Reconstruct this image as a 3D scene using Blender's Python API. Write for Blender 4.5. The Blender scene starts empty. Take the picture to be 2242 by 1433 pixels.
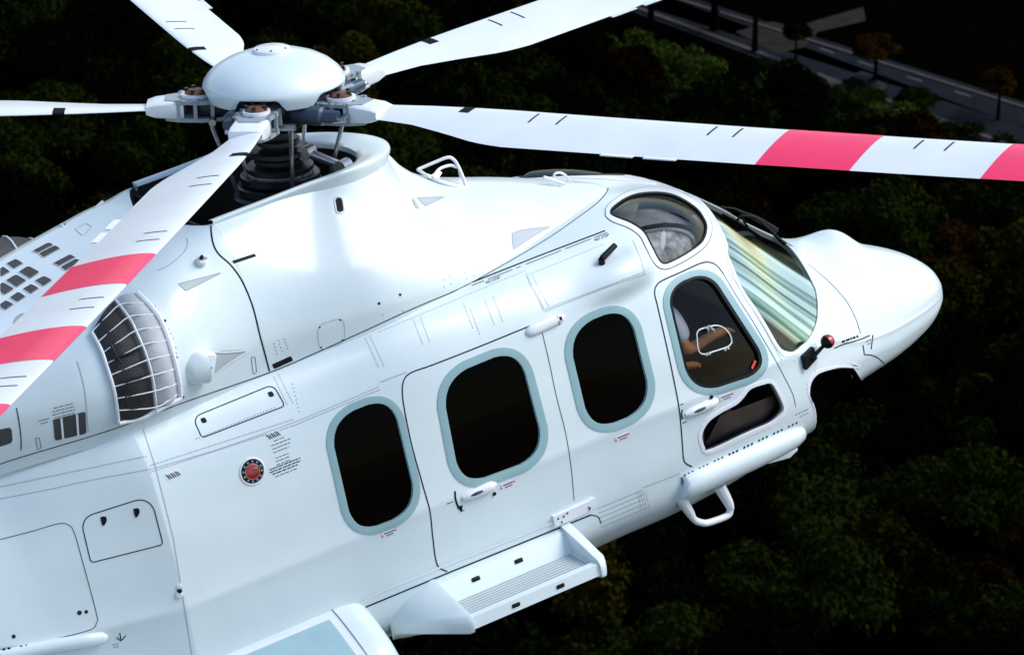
import bpy, bmesh, math, random
import numpy as np
from mathutils import Vector, Matrix
from mathutils.bvhtree import BVHTree
rad = math.radians
random.seed(7); rng = np.random.default_rng(7)
sc = bpy.context.scene
COL = sc.collection

# ------------------------------------------------------------------ camera
# the survey of the airframe was made in helicopter axes (x forward, y port, z up, metres)
IW, IH = 2242.0, 1433.0
FPX = 375.0 * 27.0
VIEW_R = Vector((0.8392, -0.5166, -0.1693)); VIEW_U = Vector((0.3323, 0.2419, 0.9116))
VIEW_R.normalize(); VIEW_U = (VIEW_U - VIEW_R * VIEW_U.dot(VIEW_R)).normalized()
VIEW_B = VIEW_R.cross(VIEW_U)
HUB = Vector((0, 0, 3.05))
_v = ((603 - IW/2)/FPX, -(228 - IH/2)/FPX, -1.0)
EYE = HUB - 27.0*(VIEW_R*_v[0] + VIEW_U*_v[1] + VIEW_B*_v[2])      # camera in helicopter axes
DEP = rad(28); CAM_H = 190.0
cR = Vector((1, 0, 0)); cU = Vector((0, math.sin(DEP), math.cos(DEP))); cB = Vector((0, -math.cos(DEP), math.sin(DEP)))
Aw = Matrix((cR, cU, cB)).transposed(); Ah = Matrix((VIEW_R, VIEW_U, VIEW_B)).transposed()
ROT = Aw @ Ah.transposed()
CAMW = Vector((0, 0, CAM_H))
HELI = Matrix.Translation(CAMW - ROT @ EYE) @ ROT.to_4x4()         # helicopter axes -> world

cam_d = bpy.data.cameras.new('camera'); cam = bpy.data.objects.new('camera', cam_d); COL.objects.link(cam)
cam.matrix_world = Matrix.Translation(CAMW) @ Aw.to_4x4()
cam_d.sensor_width = 36.0; cam_d.lens = FPX*36.0/IW; cam_d.clip_end = 6000; cam_d.clip_start = 0.5
cam_d.dof.use_dof = True; cam_d.dof.focus_distance = 26.3; cam_d.dof.aperture_fstop = 9.0
sc.camera = cam

# ------------------------------------------------------------------ light
SUN_H = Vector((0.68, -0.36, 0.64)).normalized()                    # towards the sun, helicopter axes
SUN_W = (ROT @ SUN_H).normalized()
el = math.asin(SUN_W.z); az = math.atan2(SUN_W.x, SUN_W.y)
wd = bpy.data.worlds.new('World'); sc.world = wd; wd.use_nodes = True
nt = wd.node_tree; nt.nodes.clear()
sky = nt.nodes.new('ShaderNodeTexSky'); sky.sky_type = 'NISHITA'; sky.sun_disc = False
sky.sun_elevation = el; sky.sun_rotation = az; sky.altitude = 200; sky.dust_density = 1.0; sky.ozone_density = 0.4
bg = nt.nodes.new('ShaderNodeBackground'); bg.inputs['Strength'].default_value = 0.12
ow = nt.nodes.new('ShaderNodeOutputWorld')
nt.links.new(sky.outputs[0], bg.inputs['Color']); nt.links.new(bg.outputs[0], ow.inputs['Surface'])
sd = bpy.data.lights.new('sun', 'SUN'); sd.energy = 1.5; sd.angle = rad(34); sd.color = (1.0, 0.985, 0.95)
so = bpy.data.objects.new('sun', sd); COL.objects.link(so)
so.rotation_euler = (-SUN_W).to_track_quat('-Z', 'Y').to_euler(); so.location = (0, 0, 300)
sc.view_settings.view_transform = 'Standard'; sc.view_settings.look = 'None'
sc.view_settings.exposure = 0.88; sc.view_settings.gamma = 1.0

# ------------------------------------------------------------------ materials
def nodes(name):
    m = bpy.data.materials.new(name); m.use_nodes = True
    t = m.node_tree; p = t.nodes['Principled BSDF']; return m, t, p
def mat(name, col, rough=0.5, metal=0.0, coat=0.0, var=0.0, vscale=6.0, bump=0.0, bscale=40.0, spec=0.5):
    m, t, p = nodes(name)
    p.inputs['Base Color'].default_value = (*col, 1); p.inputs['Roughness'].default_value = rough
    p.inputs['Metallic'].default_value = metal; p.inputs['Coat Weight'].default_value = coat
    p.inputs['Coat Roughness'].default_value = 0.06; p.inputs['Specular IOR Level'].default_value = spec
    tc = t.nodes.new('ShaderNodeTexCoord')
    if var > 0:
        n = t.nodes.new('ShaderNodeTexNoise'); n.inputs['Scale'].default_value = vscale; n.inputs['Detail'].default_value = 6
        r = t.nodes.new('ShaderNodeMapRange'); r.inputs[1].default_value = 0.3; r.inputs[2].default_value = 0.7
        r.inputs[3].default_value = 1 - var; r.inputs[4].default_value = 1 + var
        mx = t.nodes.new('ShaderNodeMix'); mx.data_type = 'RGBA'; mx.blend_type = 'MULTIPLY'; mx.inputs[0].default_value = 1
        mx.inputs[6].default_value = (*col, 1)
        t.links.new(tc.outputs['Object'], n.inputs['Vector']); t.links.new(n.outputs[0], r.inputs[0])
        t.links.new(r.outputs[0], mx.inputs[7]); t.links.new(mx.outputs[2], p.inputs['Base Color'])
    if bump > 0:
        n2 = t.nodes.new('ShaderNodeTexNoise'); n2.inputs['Scale'].default_value = bscale; n2.inputs['Detail'].default_value = 4
        b = t.nodes.new('ShaderNodeBump'); b.inputs['Strength'].default_value = bump; b.inputs['Distance'].default_value = 0.01
        t.links.new(tc.outputs['Object'], n2.inputs['Vector']); t.links.new(n2.outputs[0], b.inputs['Height'])
        t.links.new(b.outputs[0], p.inputs['Normal'])
    return m
def glass(name, tint, refl=0.6, rough=0.02, ior=1.5):
    m = bpy.data.materials.new(name); m.use_nodes = True; t = m.node_tree; t.nodes.clear()
    o = t.nodes.new('ShaderNodeOutputMaterial'); tr = t.nodes.new('ShaderNodeBsdfTransparent'); tr.inputs[0].default_value = (*tint, 1)
    g = t.nodes.new('ShaderNodeBsdfGlossy'); g.inputs['Roughness'].default_value = rough; g.inputs[0].default_value = (refl, refl, refl, 1)
    f = t.nodes.new('ShaderNodeFresnel'); f.inputs[0].default_value = ior
    mx = t.nodes.new('ShaderNodeMixShader')
    t.links.new(f.outputs[0], mx.inputs[0]); t.links.new(tr.outputs[0], mx.inputs[1]); t.links.new(g.outputs[0], mx.inputs[2])
    t.links.new(mx.outputs[0], o.inputs[0]); return m
M = {}
def paint():
    m, t, p = nodes('white_paint')
    tc = t.nodes.new('ShaderNodeTexCoord')
    n = t.nodes.new('ShaderNodeTexNoise'); n.inputs['Scale'].default_value = 1.7; n.inputs['Detail'].default_value = 8; n.inputs['Roughness'].default_value = .65
    r = t.nodes.new('ShaderNodeValToRGB'); r.color_ramp.elements[0].position = .3; r.color_ramp.elements[1].position = .62
    r.color_ramp.elements[0].color = (.645, .735, .745, 1); r.color_ramp.elements[1].color = (.705, .79, .80, 1)
    t.links.new(tc.outputs['Object'], n.inputs['Vector']); t.links.new(n.outputs[0], r.inputs[0]); t.links.new(r.outputs[0], p.inputs['Base Color'])
    p.inputs['Roughness'].default_value = .38; p.inputs['Coat Weight'].default_value = .5; p.inputs['Coat Roughness'].default_value = .13
    n2 = t.nodes.new('ShaderNodeTexNoise'); n2.inputs['Scale'].default_value = 2.6; n2.inputs['Detail'].default_value = 2
    b = t.nodes.new('ShaderNodeBump'); b.inputs['Strength'].default_value = .22; b.inputs['Distance'].default_value = .02
    t.links.new(tc.outputs['Object'], n2.inputs['Vector']); t.links.new(n2.outputs[0], b.inputs['Height']); t.links.new(b.outputs[0], p.inputs['Normal'])
    t.links.new(b.outputs[0], p.inputs['Coat Normal'])
    return m
M['paint'] = paint()
M['white'] = mat('white_satin', (.78, .80, .82), .35, coat=.3, var=.03)
M['blade'] = mat('blade_white', (.76, .79, .79), .38, coat=.2, var=.05, vscale=3)
M['red'] = mat('blade_red', (.95, .012, .10), .4, coat=.2, var=.06)
M['seal'] = mat('window_seal', (.27, .43, .45), .45, var=.04)
M['black'] = mat('black_rubber', (.0035, .0035, .004), .5, spec=.2)
M['gap'] = mat('panel_gap', (.006, .0065, .008), .7, spec=.1)
M['line'] = mat('lap_line', (.34, .37, .40), .6)
M['dark'] = mat('dark_interior', (.006, .006, .007), .8, var=.2)
M['ink'] = mat('ink', (.008, .008, .010), .6, spec=.15)
M['orange'] = mat('orange_mark', (.75, .22, .03), .5)
M['rust'] = mat('copper_bearing', (.17, .07, .035), .45, metal=.4, var=.4, vscale=30)
M['steel'] = mat('steel', (.34, .35, .37), .26, metal=.85, var=.1, vscale=60)
M['dsteel'] = mat('dark_steel', (.022, .023, .027), .35, metal=.6, var=.2, vscale=60)
M['damper'] = mat('damper_blue', (.05, .075, .11), .35, metal=.3, var=.25, vscale=25)
M['grille'] = mat('grille_mesh', (.05, .05, .05), .6, var=.25, vscale=60, bump=.5, bscale=150)
M['gripgrey'] = mat('grip_grey', (.30, .34, .36), .4, var=.06, vscale=40)
M['gmesh'] = mat('grey_mesh', (.42, .44, .45), .6, var=.12, vscale=70, bump=.5, bscale=160)
M['redcap'] = mat('red_cap', (.35, .01, .015), .3, coat=.5)
M['skin'] = mat('skin', (.66, .25, .085), .5, var=.12, vscale=20)
M['shirt'] = mat('white_shirt', (.72, .74, .80), .8, bump=.4, bscale=25)
M['beige'] = mat('beige_trim', (.55, .50, .43), .7, var=.08)
M['seat'] = mat('seat_fabric', (.10, .075, .05), .85, var=.2)
M['panelgrey'] = mat('interior_grey', (.16, .16, .165), .7, var=.25, vscale=12)
M['glass_black'] = glass('black_tinted_glass', (.003, .003, .003), .05)
M['glass'] = glass('clear_glass', (.62, .64, .64), .5)
M['glass_side'] = glass('side_glass', (.86, .88, .88), .22)
M['lens'] = mat('blue_green_pad', (.33, .50, .54), .35, var=.05)

# ------------------------------------------------------------------ mesh helpers
def tag(o, label=None, cat=None, group=None, kind=None):
    if label: o['label'] = label
    if cat: o['category'] = cat
    if group: o['group'] = group
    if kind: o['kind'] = kind
    return o
def link(name, me, m=None, parent=None):
    o = bpy.data.objects.new(name, me); COL.objects.link(o)
    if m is not None and not me.materials: me.materials.append(m)
    if parent is not None: o.parent = parent
    return o
def smooth(me, on=True):
    me.polygons.foreach_set('use_smooth', [on]*len(me.polygons)); me.update()
def mesh(name, V, F, m, parent=None, sm=True, ang=None):
    me = bpy.data.meshes.new(name); me.from_pydata([tuple(v) for v in V], [], [tuple(f) for f in F]); me.update()
    if sm: smooth(me)
    if ang is not None:
        me.update(); me.set_sharp_from_angle(angle=rad(ang))
    return link(name, me, m, parent)
class MB:
    """collects shapes and links them as one mesh"""
    def __init__(s): s.V = []; s.F = []
    def add(s, V, F):
        o = len(s.V); s.V += [Vector(v) for v in V]; s.F += [tuple(i + o for i in f) for f in F]; return s
    def box(s, c, d, fx=(1,0,0), fy=(0,1,0), fz=(0,0,1)):
        fx, fy, fz = Vector(fx), Vector(fy), Vector(fz); c = Vector(c)
        V = [c + fx*(d[0]/2*i) + fy*(d[1]/2*j) + fz*(d[2]/2*k) for i in (-1,1) for j in (-1,1) for k in (-1,1)]
        return s.add(V, [(0,1,3,2),(4,6,7,5),(0,4,5,1),(2,3,7,6),(0,2,6,4),(1,5,7,3)])
    def tube(s, pts, r, n=10, closed=False, cap=True):
        pts = [Vector(p) for p in pts]; N = len(pts); rs = r if hasattr(r, '__len__') else [r]*N
        V = []; up = None
        for i, p in enumerate(pts):
            a = pts[(i-1) % N] if (closed or i > 0) else p; b = pts[(i+1) % N] if (closed or i < N-1) else p
            t = (b-a).normalized()
            if up is None:
                up = t.orthogonal().normalized()
            up = (up - t*up.dot(t)).normalized(); w = t.cross(up)
            for k in range(n):
                q = 2*math.pi*k/n; V.append(p + (up*math.cos(q) + w*math.sin(q))*rs[i])
        F = []
        for i in range(N if closed else N-1):
            j = (i+1) % N
            for k in range(n): F.append((i*n+k, i*n+(k+1) % n, j*n+(k+1) % n, j*n+k))
        if cap and not closed:
            F.append(tuple(range(n))[::-1]); F.append(tuple((N-1)*n+k for k in range(n)))
        return s.add(V, F)
    def lathe(s, prof, c=(0,0,0), ax=(0,0,1), n=24):
        c = Vector(c); ax = Vector(ax).normalized(); u = ax.orthogonal().normalized(); w = ax.cross(u); V = []; P = len(prof)
        for k in range(n):
            q = 2*math.pi*k/n; d = u*math.cos(q) + w*math.sin(q)
            for r, z in prof: V.append(c + ax*z + d*r)
        F = [(k*P+i, ((k+1) % n)*P+i, ((k+1) % n)*P+i+1, k*P+i+1) for k in range(n) for i in range(P-1)]
        return s.add(V, F)
    def build(s, name, m, parent=None, sm=True, ang=35, bevel=0):
        me = bpy.data.meshes.new(name); me.from_pydata([tuple(v) for v in s.V], [], s.F)
        if bevel:
            bm = bmesh.new(); bm.from_mesh(me); bmesh.ops.recalc_face_normals(bm, faces=bm.faces[:])
            es = [e for e in bm.edges if len(e.link_faces) == 2 and e.calc_face_angle(0) > .5]
            bmesh.ops.bevel(bm, geom=es, offset=bevel, segments=2, affect='EDGES', profile=.5); bm.to_mesh(me); bm.free()
        me.update()
        if sm: smooth(me); me.set_sharp_from_angle(angle=rad(ang))
        return link(name, me, m, parent)
def cr(pts, n=8, closed=False):
    """Catmull-Rom through 2D/3D points"""
    P = [np.array(p, float) for p in pts]; N = len(P); out = []
    for i in range(N if closed else N-1):
        p0 = P[(i-1) % N] if (closed or i > 0) else 2*P[0]-P[1]; p1 = P[i]; p2 = P[(i+1) % N]
        p3 = P[(i+2) % N] if (closed or i+2 < N) else 2*P[-1]-P[-2]
        for k in range(n):
            t = k/n; out.append(.5*((2*p1)+(-p0+p2)*t+(2*p0-5*p1+4*p2-p3)*t*t+(-p0+3*p1-3*p2+p3)*t**3))
    if not closed: out.append(P[-1])
    return out
def rpoly(pts, rads, n=7):
    """polygon with rounded corners (closed)"""
    N = len(pts); out = []; rads = rads if hasattr(rads, '__len__') else [rads]*N
    for i in range(N):
        p = np.array(pts[i], float); a = np.array(pts[i-1], float); b = np.array(pts[(i+1) % N], float)
        da = (a-p)/np.linalg.norm(a-p); db = (b-p)/np.linalg.norm(b-p); r = rads[i]
        A = p+da*r; B = p+db*r
        for k in range(n+1):
            t = k/n; out.append((1-t)**2*A + 2*t*(1-t)*(p*.78+(A+B)*.11) + t*t*B)
    return resample(out, 6, True)
def resample(pts, step, closed=False, count=None):
    P = np.array([np.array(p, float) for p in pts]);
    if closed: P = np.vstack([P, P[:1]])
    d = np.r_[0, np.cumsum(np.linalg.norm(np.diff(P, axis=0), axis=1))]
    n = count or max(2, int(d[-1]/step))
    s = np.linspace(0, d[-1], n+1)[:-1] if closed else np.linspace(0, d[-1], n+1)
    return [np.array([np.interp(v, d, P[:, k]) for k in range(P.shape[1])]) for v in s]
def offset2(poly, w):
    """inset (w>0) a closed 2D polyline"""
    P = np.array(poly); T = np.roll(P, -1, 0)-np.roll(P, 1, 0); T /= np.linalg.norm(T, axis=1)[:, None]+1e-9
    Nn = np.stack([-T[:, 1], T[:, 0]], 1)
    area = .5*np.sum(P[:, 0]*np.roll(P[:, 1], -1)-np.roll(P[:, 0], -1)*P[:, 1])
    return [p for p in P + Nn*(w if area > 0 else -w)]
def inside(poly, pts):
    P = np.array(poly); x, y = pts[:, 0], pts[:, 1]; c = np.zeros(len(pts), bool); j = len(P)-1
    for i in range(len(P)):
        xi, yi = P[i]; xj, yj = P[j]
        k = ((yi > y) != (yj > y)) & (x < (xj-xi)*(y-yi)/(yj-yi+1e-12)+xi); c ^= k; j = i
    return c

# ------------------------------------------------------------------ airframe surfaces
# stations: x, then ten (y, z) points of the starboard half section from the roof line to the keel
ST = [
 (-6.0, [(0,1.75),(.12,1.74),(.2,1.70),(.28,1.6),(.31,1.45),(.31,1.32),(.28,1.2),(.22,1.1),(.12,1.03),(0,1.01)]),
 (-4.2, [(0,1.80),(.18,1.79),(.3,1.74),(.37,1.6),(.41,1.4),(.42,1.2),(.39,1.02),(.32,.88),(.2,.79),(0,.77)]),
 (-2.5, [(0,1.90),(.32,1.89),(.58,1.84),(.67,1.64),(.79,1.27),(.90,.82),(.88,.44),(.78,.25),(.5,.1),(0,.08)]),
 (-1.70,[(0,1.92),(.42,1.91),(.83,1.85),(1.0,1.64),(1.075,1.25),(1.12,.79),(1.095,.36),(1.02,.12),(.72,-.07),(0,-.1)]),
 (-0.8, [(0,1.92),(.42,1.91),(.83,1.85),(1.0,1.64),(1.075,1.25),(1.12,.79),(1.095,.36),(1.02,.12),(.72,-.07),(0,-.1)]),
 (0.6,  [(0,1.92),(.42,1.90),(.80,1.84),(1.0,1.64),(1.075,1.25),(1.12,.79),(1.095,.36),(1.02,.12),(.72,-.07),(0,-.1)]),
 (1.3,  [(0,1.90),(.42,1.87),(.78,1.81),(.99,1.61),(1.07,1.23),(1.12,.79),(1.09,.36),(1.0,.12),(.70,-.07),(0,-.1)]),
 (1.7,  [(0,1.87),(.40,1.86),(.74,1.79),(.96,1.55),(1.055,1.19),(1.11,.78),(1.07,.36),(.97,.1),(.67,-.08),(0,-.1)]),
 (2.1,  [(0,1.80),(.37,1.80),(.68,1.70),(.89,1.45),(1.015,1.13),(1.08,.76),(1.04,.36),(.93,.1),(.62,-.07),(0,-.1)]),
 (2.5,  [(0,1.66),(.31,1.65),(.56,1.54),(.77,1.29),(.91,1.02),(.99,.74),(.97,.36),(.86,.12),(.55,-.05),(0,-.08)]),
 (2.8,  [(0,1.44),(.25,1.41),(.47,1.30),(.66,1.09),(.80,.88),(.885,.68),(.88,.36),(.78,.12),(.5,-.02),(0,-.05)]),
 (3.05, [(0,1.21),(.22,1.18),(.42,1.09),(.58,.94),(.70,.78),(.775,.62),(.78,.38),(.70,.17),(.45,.05),(0,.02)]),
 (3.3,  [(0,1.02),(.2,.99),(.38,.90),(.52,.77),(.62,.63),(.68,.5),(.68,.36),(.61,.22),(.4,.11),(0,.08)]),
 (3.7,  [(0,.85),(.17,.82),(.32,.74),(.44,.63),(.51,.52),(.54,.42),(.53,.31),(.46,.2),(.3,.12),(0,.09)]),
 (4.03, [(0,.70),(.14,.685),(.26,.63),(.34,.555),(.395,.48),(.41,.40),(.395,.31),(.33,.225),(.2,.17),(0,.15)]),
 (4.215, [(0,.575),(.10,.565),(.185,.535),(.235,.49),(.268,.445),(.275,.39),(.265,.33),(.22,.28),(.14,.24),(0,.225)]),
 (4.296, [(0,.475),(.055,.472),(.095,.46),(.125,.44),(.145,.415),(.15,.385),(.145,.355),(.12,.325),(.07,.305),(0,.298)]),
 (4.322, [(0,.40),(.008,.40),(.014,.398),(.018,.395),(.02,.391),(.02,.387),(.02,.383),(.016,.378),(.01,.375),(0,.374)])]
def densify(c):
    c = [np.array(p, float) for p in c]
    return c[:5] + [c[5]+(c[4]-c[5])*.16, c[5], c[5]+(c[6]-c[5])*.16] + c[6:]
SX = np.array([s[0] for s in ST]); SP = np.array([densify(s[1]) for s in ST])
def pch(xq, X, Y, lin_below=-1.7):
    """monotone cubic along the length; straight frames aft of the tail break"""
    h = np.diff(X); d = np.diff(Y, axis=0)/h.reshape(-1, *([1]*(Y.ndim-1))); m = np.zeros_like(Y)
    hh = h.reshape(-1, *([1]*(Y.ndim-1)))
    w1 = 2*hh[1:]+hh[:-1]; w2 = hh[1:]+2*hh[:-1]
    with np.errstate(divide='ignore', invalid='ignore'):
        mm = np.where(d[1:]*d[:-1] > 0, (w1+w2)/(w1/d[:-1]+w2/d[1:]), 0)
    m[1:-1] = np.nan_to_num(mm); m[0] = d[0]; m[-1] = d[-1]
    i = np.clip(np.searchsorted(X, xq)-1, 0, len(X)-2)
    t = ((xq-X[i])/h[i]).reshape(-1, *([1]*(Y.ndim-1))); H = hh[i]
    cub = (2*t**3-3*t**2+1)*Y[i]+(t**3-2*t**2+t)*H*m[i]+(-2*t**3+3*t**2)*Y[i+1]+(t**3-t**2)*H*m[i+1]
    li = Y[i]*(1-t)+Y[i+1]*t
    return np.where((X[i+1] <= lin_below+1e-6).reshape(t.shape), li, cub)
def section(C, nv):
    """C: (nx, k, 2) control points -> (nx, nv, 2) smooth half sections"""
    k = C.shape[1]
    ext0 = C[:, 1:2]*np.array([-1, 1]); ext1 = C[:, -2:-1]*np.array([-1, 1])
    E = np.concatenate([ext0, C, ext1], 1)
    ref = C[min(len(C)-1, len(C)//3)]
    ch = np.r_[0, np.cumsum(np.linalg.norm(np.diff(ref, axis=0), axis=1)**.9)]
    tv = np.interp(np.linspace(0, ch[-1], nv), ch, np.arange(k))
    out = np.zeros((C.shape[0], nv, 2))
    for j, tt in enumerate(tv):
        i = min(int(tt), k-2); t = tt-i
        p0, p1, p2, p3 = E[:, i], E[:, i+1], E[:, i+2], E[:, i+3]
        out[:, j] = .5*((2*p1)+(-p0+p2)*t+(2*p0-5*p1+4*p2-p3)*t*t+(-p0+3*p1-3*p2+p3)*t**3)
    return out
xs = np.concatenate([np.arange(-6, -1.7, .09), np.arange(-1.70, 3.42, .018), np.arange(3.42, 4.28, .024), np.linspace(4.285, 4.322, 8)])
NV = 150
sec = section(pch(xs, SX, SP), NV)                               # starboard half
def smooth_bump(x, c, s): return np.exp(-((x-c)/s)**2)
P = np.zeros((len(xs), NV, 3)); P[..., 0] = xs[:, None]; P[..., 1] = -sec[..., 0]; P[..., 2] = sec[..., 1]
def grid_normals(P):
    du = np.gradient(P, axis=0); dv = np.gradient(P, axis=1); n = np.cross(dv, du); n /= np.linalg.norm(n, axis=2, keepdims=True)+1e-12
    return n
N0 = grid_normals(P)
if N0[len(xs)//2, NV//2, 1] > 0: N0 = -N0
X_, Y_, Z_ = P[..., 0], P[..., 1], P[..., 2]
amp = .088*np.exp(-(((X_-3.63)/.155)**2+((Y_)/.19)**2))*(Z_ > .5)
def teardrop(cx, cz, lf, la, hz, a):
    dx = X_-cx; sx = np.where(dx > 0, lf, la); return a*np.exp(-((dx/sx)**2)**1.3-(((Z_-cz)/hz)**2)**1.3)*(Y_ < -.5)
amp = amp + teardrop(1.62, 1.64, .15, .30, .085, .10)
P = P + N0*amp[..., None]
def grid_faces(nu, nv, off=0, flip=False):
    i, j = np.meshgrid(np.arange(nu-1), np.arange(nv-1), indexing='ij'); a = (i*nv+j).ravel()+off
    f = np.stack([a, a+1, a+nv+1, a+nv], 1); return f[:, ::-1] if flip else f
HS = P.reshape(-1, 3); HF = grid_faces(len(xs), NV)
# cowling: planform of its foot and profile above the cabin roof
CX = np.array([-3.6,-3.0,-2.5,-2.1,-1.75,-1.5,-1.3,-1.05,-.78,-.4,0,.3,.45,.54,.59,.615,.625,.70,.80,1.0,1.39,1.75,1.95,2.05,2.10])
#  per station: six (y, z) from the crown or lip to the foot
CS = [
 [(0,2.10),(.15,2.09),(.28,2.02),(.34,1.94),(.36,1.85),(.37,1.74)],
 [(0,2.40),(.28,2.38),(.42,2.25),(.50,2.08),(.52,1.92),(.52,1.76)],
 [(0,2.50),(.38,2.48),(.58,2.36),(.69,2.18),(.70,1.98),(.66,1.78)],
 [(0,2.54),(.40,2.53),(.66,2.40),(.80,2.20),(.82,2.0),(.78,1.80)],
 [(0,2.57),(.42,2.565),(.70,2.43),(.88,2.23),(.92,2.02),(.86,1.80)],
 [(0,2.60),(.43,2.60),(.72,2.46),(.90,2.26),(.945,2.04),(.88,1.80)],
 [(0,2.63),(.44,2.63),(.72,2.48),(.88,2.27),(.92,2.05),(.87,1.80)],
 [(0,2.66),(.46,2.66),(.70,2.50),(.83,2.28),(.87,2.05),(.86,1.80)],
 [(.50,2.70),(.60,2.63),(.71,2.48),(.80,2.27),(.85,2.05),(.85,1.80)],
 [(.50,2.70),(.56,2.60),(.67,2.44),(.79,2.24),(.85,2.03),(.845,1.80)],
 [(.48,2.69),(.515,2.57),(.62,2.39),(.75,2.19),(.83,2.0),(.83,1.80)],
 [(.405,2.665),(.435,2.53),(.56,2.32),(.70,2.14),(.79,1.97),(.795,1.80)],
 [(.315,2.64),(.36,2.485),(.515,2.27),(.665,2.095),(.765,1.95),(.775,1.80)],
 [(.22,2.62),(.29,2.455),(.48,2.23),(.64,2.065),(.745,1.935),(.76,1.80)],
 [(.14,2.608),(.24,2.435),(.46,2.21),(.625,2.05),(.735,1.93),(.75,1.80)],
 [(.07,2.602),(.215,2.42),(.45,2.20),(.615,2.04),(.73,1.925),(.745,1.80)],
 [(.0,2.60),(.20,2.415),(.445,2.195),(.612,2.037),(.728,1.922),(.742,1.80)],
 [(.0,2.44),(.20,2.35),(.425,2.16),(.595,2.015),(.705,1.905),(.725,1.80)],
 [(.0,2.34),(.22,2.28),(.42,2.13),(.575,1.99),(.68,1.89),(.70,1.80)],
 [(.0,2.23),(.22,2.19),(.40,2.08),(.53,1.96),(.62,1.88),(.645,1.79)],
 [(.0,2.09),(.17,2.07),(.30,2.0),(.39,1.93),(.455,1.87),(.47,1.77)],
 [(.0,1.955),(.12,1.945),(.22,1.91),(.29,1.87),(.335,1.83),(.345,1.74)],
 [(.0,1.88),(.08,1.87),(.14,1.85),(.18,1.83),(.21,1.80),(.215,1.70)],
 [(.0,1.83),(.04,1.825),(.07,1.815),(.09,1.80),(.10,1.78),(.105,1.67)],
 [(.0,1.78),(.008,1.78),(.012,1.77),(.016,1.76),(.018,1.75),(.02,1.66)]]
CS = np.array(CS)
for _i, _x in enumerate(CX):
    if -.8 < _x < .63:
        k_ = min(1, max(0, (_x+.3)/.6)); CS[_i, 0, 1] -= .02+.035*k_; CS[_i, 0, 0] = max(0, CS[_i, 0, 0]-.012-.01*k_)
        CS[_i, 1, 1] -= .03*k_
def cowl_grid(x0, x1, dx, nv=70):
    q = np.arange(x0, x1+1e-6, dx); C = pch(q, CX, CS, -99)
    k = C.shape[1]; e0 = 2*C[:, :1]-C[:, 1:2]
    sy = np.clip(1-C[:, 0:1, 0:1]/.02, 0, 1)
    e0 = np.where(sy > .5, C[:, 1:2]*np.array([-1, 1]), e0); e1 = 2*C[:, -1:]-C[:, -2:-1]
    E = np.concatenate([e0, C, e1], 1); out = np.zeros((len(q), nv, 3)); out[..., 0] = q[:, None]
    for j, tt in enumerate(np.linspace(0, k-1, nv)):
        i = min(int(tt), k-2); t = tt-i; p0, p1, p2, p3 = (E[:, i+a] for a in range(4))
        v = .5*((2*p1)+(-p0+p2)*t+(2*p0-5*p1+4*p2-p3)*t*t+(-p0+3*p1-3*p2+p3)*t**3)
        out[:, j, 1] = -v[:, 0]; out[:, j, 2] = v[:, 1]
    return out
CF = cowl_grid(-.77, 2.11, .015); CR_ = cowl_grid(-3.596, -.771, .025)
cowl_xs_front = CF[:, 0, 0]
def bvh_of(*grids):
    V = []; F = []; o = 0
    for g in grids:
        V += [tuple(p) for p in g.reshape(-1, 3)]; F += [tuple(f) for f in grid_faces(g.shape[0], g.shape[1], o)]; o = len(V)
    return BVHTree.FromPolygons(V, F)
_m = np.array([1, -1, 1]); B_HULL = bvh_of(P); B_COWL = bvh_of(CF, CR_, CF*_m, CR_*_m); B_ALL = bvh_of(P, CF, CR_, CF*_m, CR_*_m)
def ray(px, py):
    return (VIEW_R*((px-IW/2)/FPX) + VIEW_U*(-(py-IH/2)/FPX) - VIEW_B).normalized()
def face_out(n, d): return n if n.dot(d) < 0 else -n
def on_skin(px, py, bvh=None, lift=0.0):
    """survey mark -> point on the starboard skin, with the outward normal"""
    d = ray(px, py); bvh = bvh or B_ALL
    h, n, i, _ = bvh.ray_cast(EYE, d)
    if h is None:
        q = EYE + d*27.0
        for _ in range(6):
            h, n, i, _ = bvh.find_nearest(q); q = EYE + d*((h-EYE).dot(d))
        n = face_out(n, d)
    n = face_out(n, d)
    return h + n*lift, n
def cast(o, d, bvh=None, lift=0.0):
    h, n, i, _ = (bvh or B_HULL).ray_cast(Vector(o), Vector(d))
    if h is None: h, n, i, _ = (bvh or B_HULL).find_nearest(Vector(o)+Vector(d)*20)
    n = face_out(n, Vector(d)); return h+n*lift, n
def at_y(px, py, y):
    d = ray(px, py); return EYE + d*((y-EYE.y)/d.y)
def at_z(px, py, z):
    d = ray(px, py); return EYE + d*((z-EYE.z)/d.z)
def to_px(p):
    q = np.asarray(p)-np.array(EYE); r = q@np.array(VIEW_R); u = q@np.array(VIEW_U); b = -(q@np.array(VIEW_B))
    return np.stack([IW/2+FPX*r/b, IH/2-FPX*u/b], -1)

heli = bpy.data.objects.new('helicopter', None); COL.objects.link(heli); heli.matrix_world = HELI
tag(heli, 'white twin-engine helicopter with five-blade red-striped rotor flying above the dark forest', 'helicopter')

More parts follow.
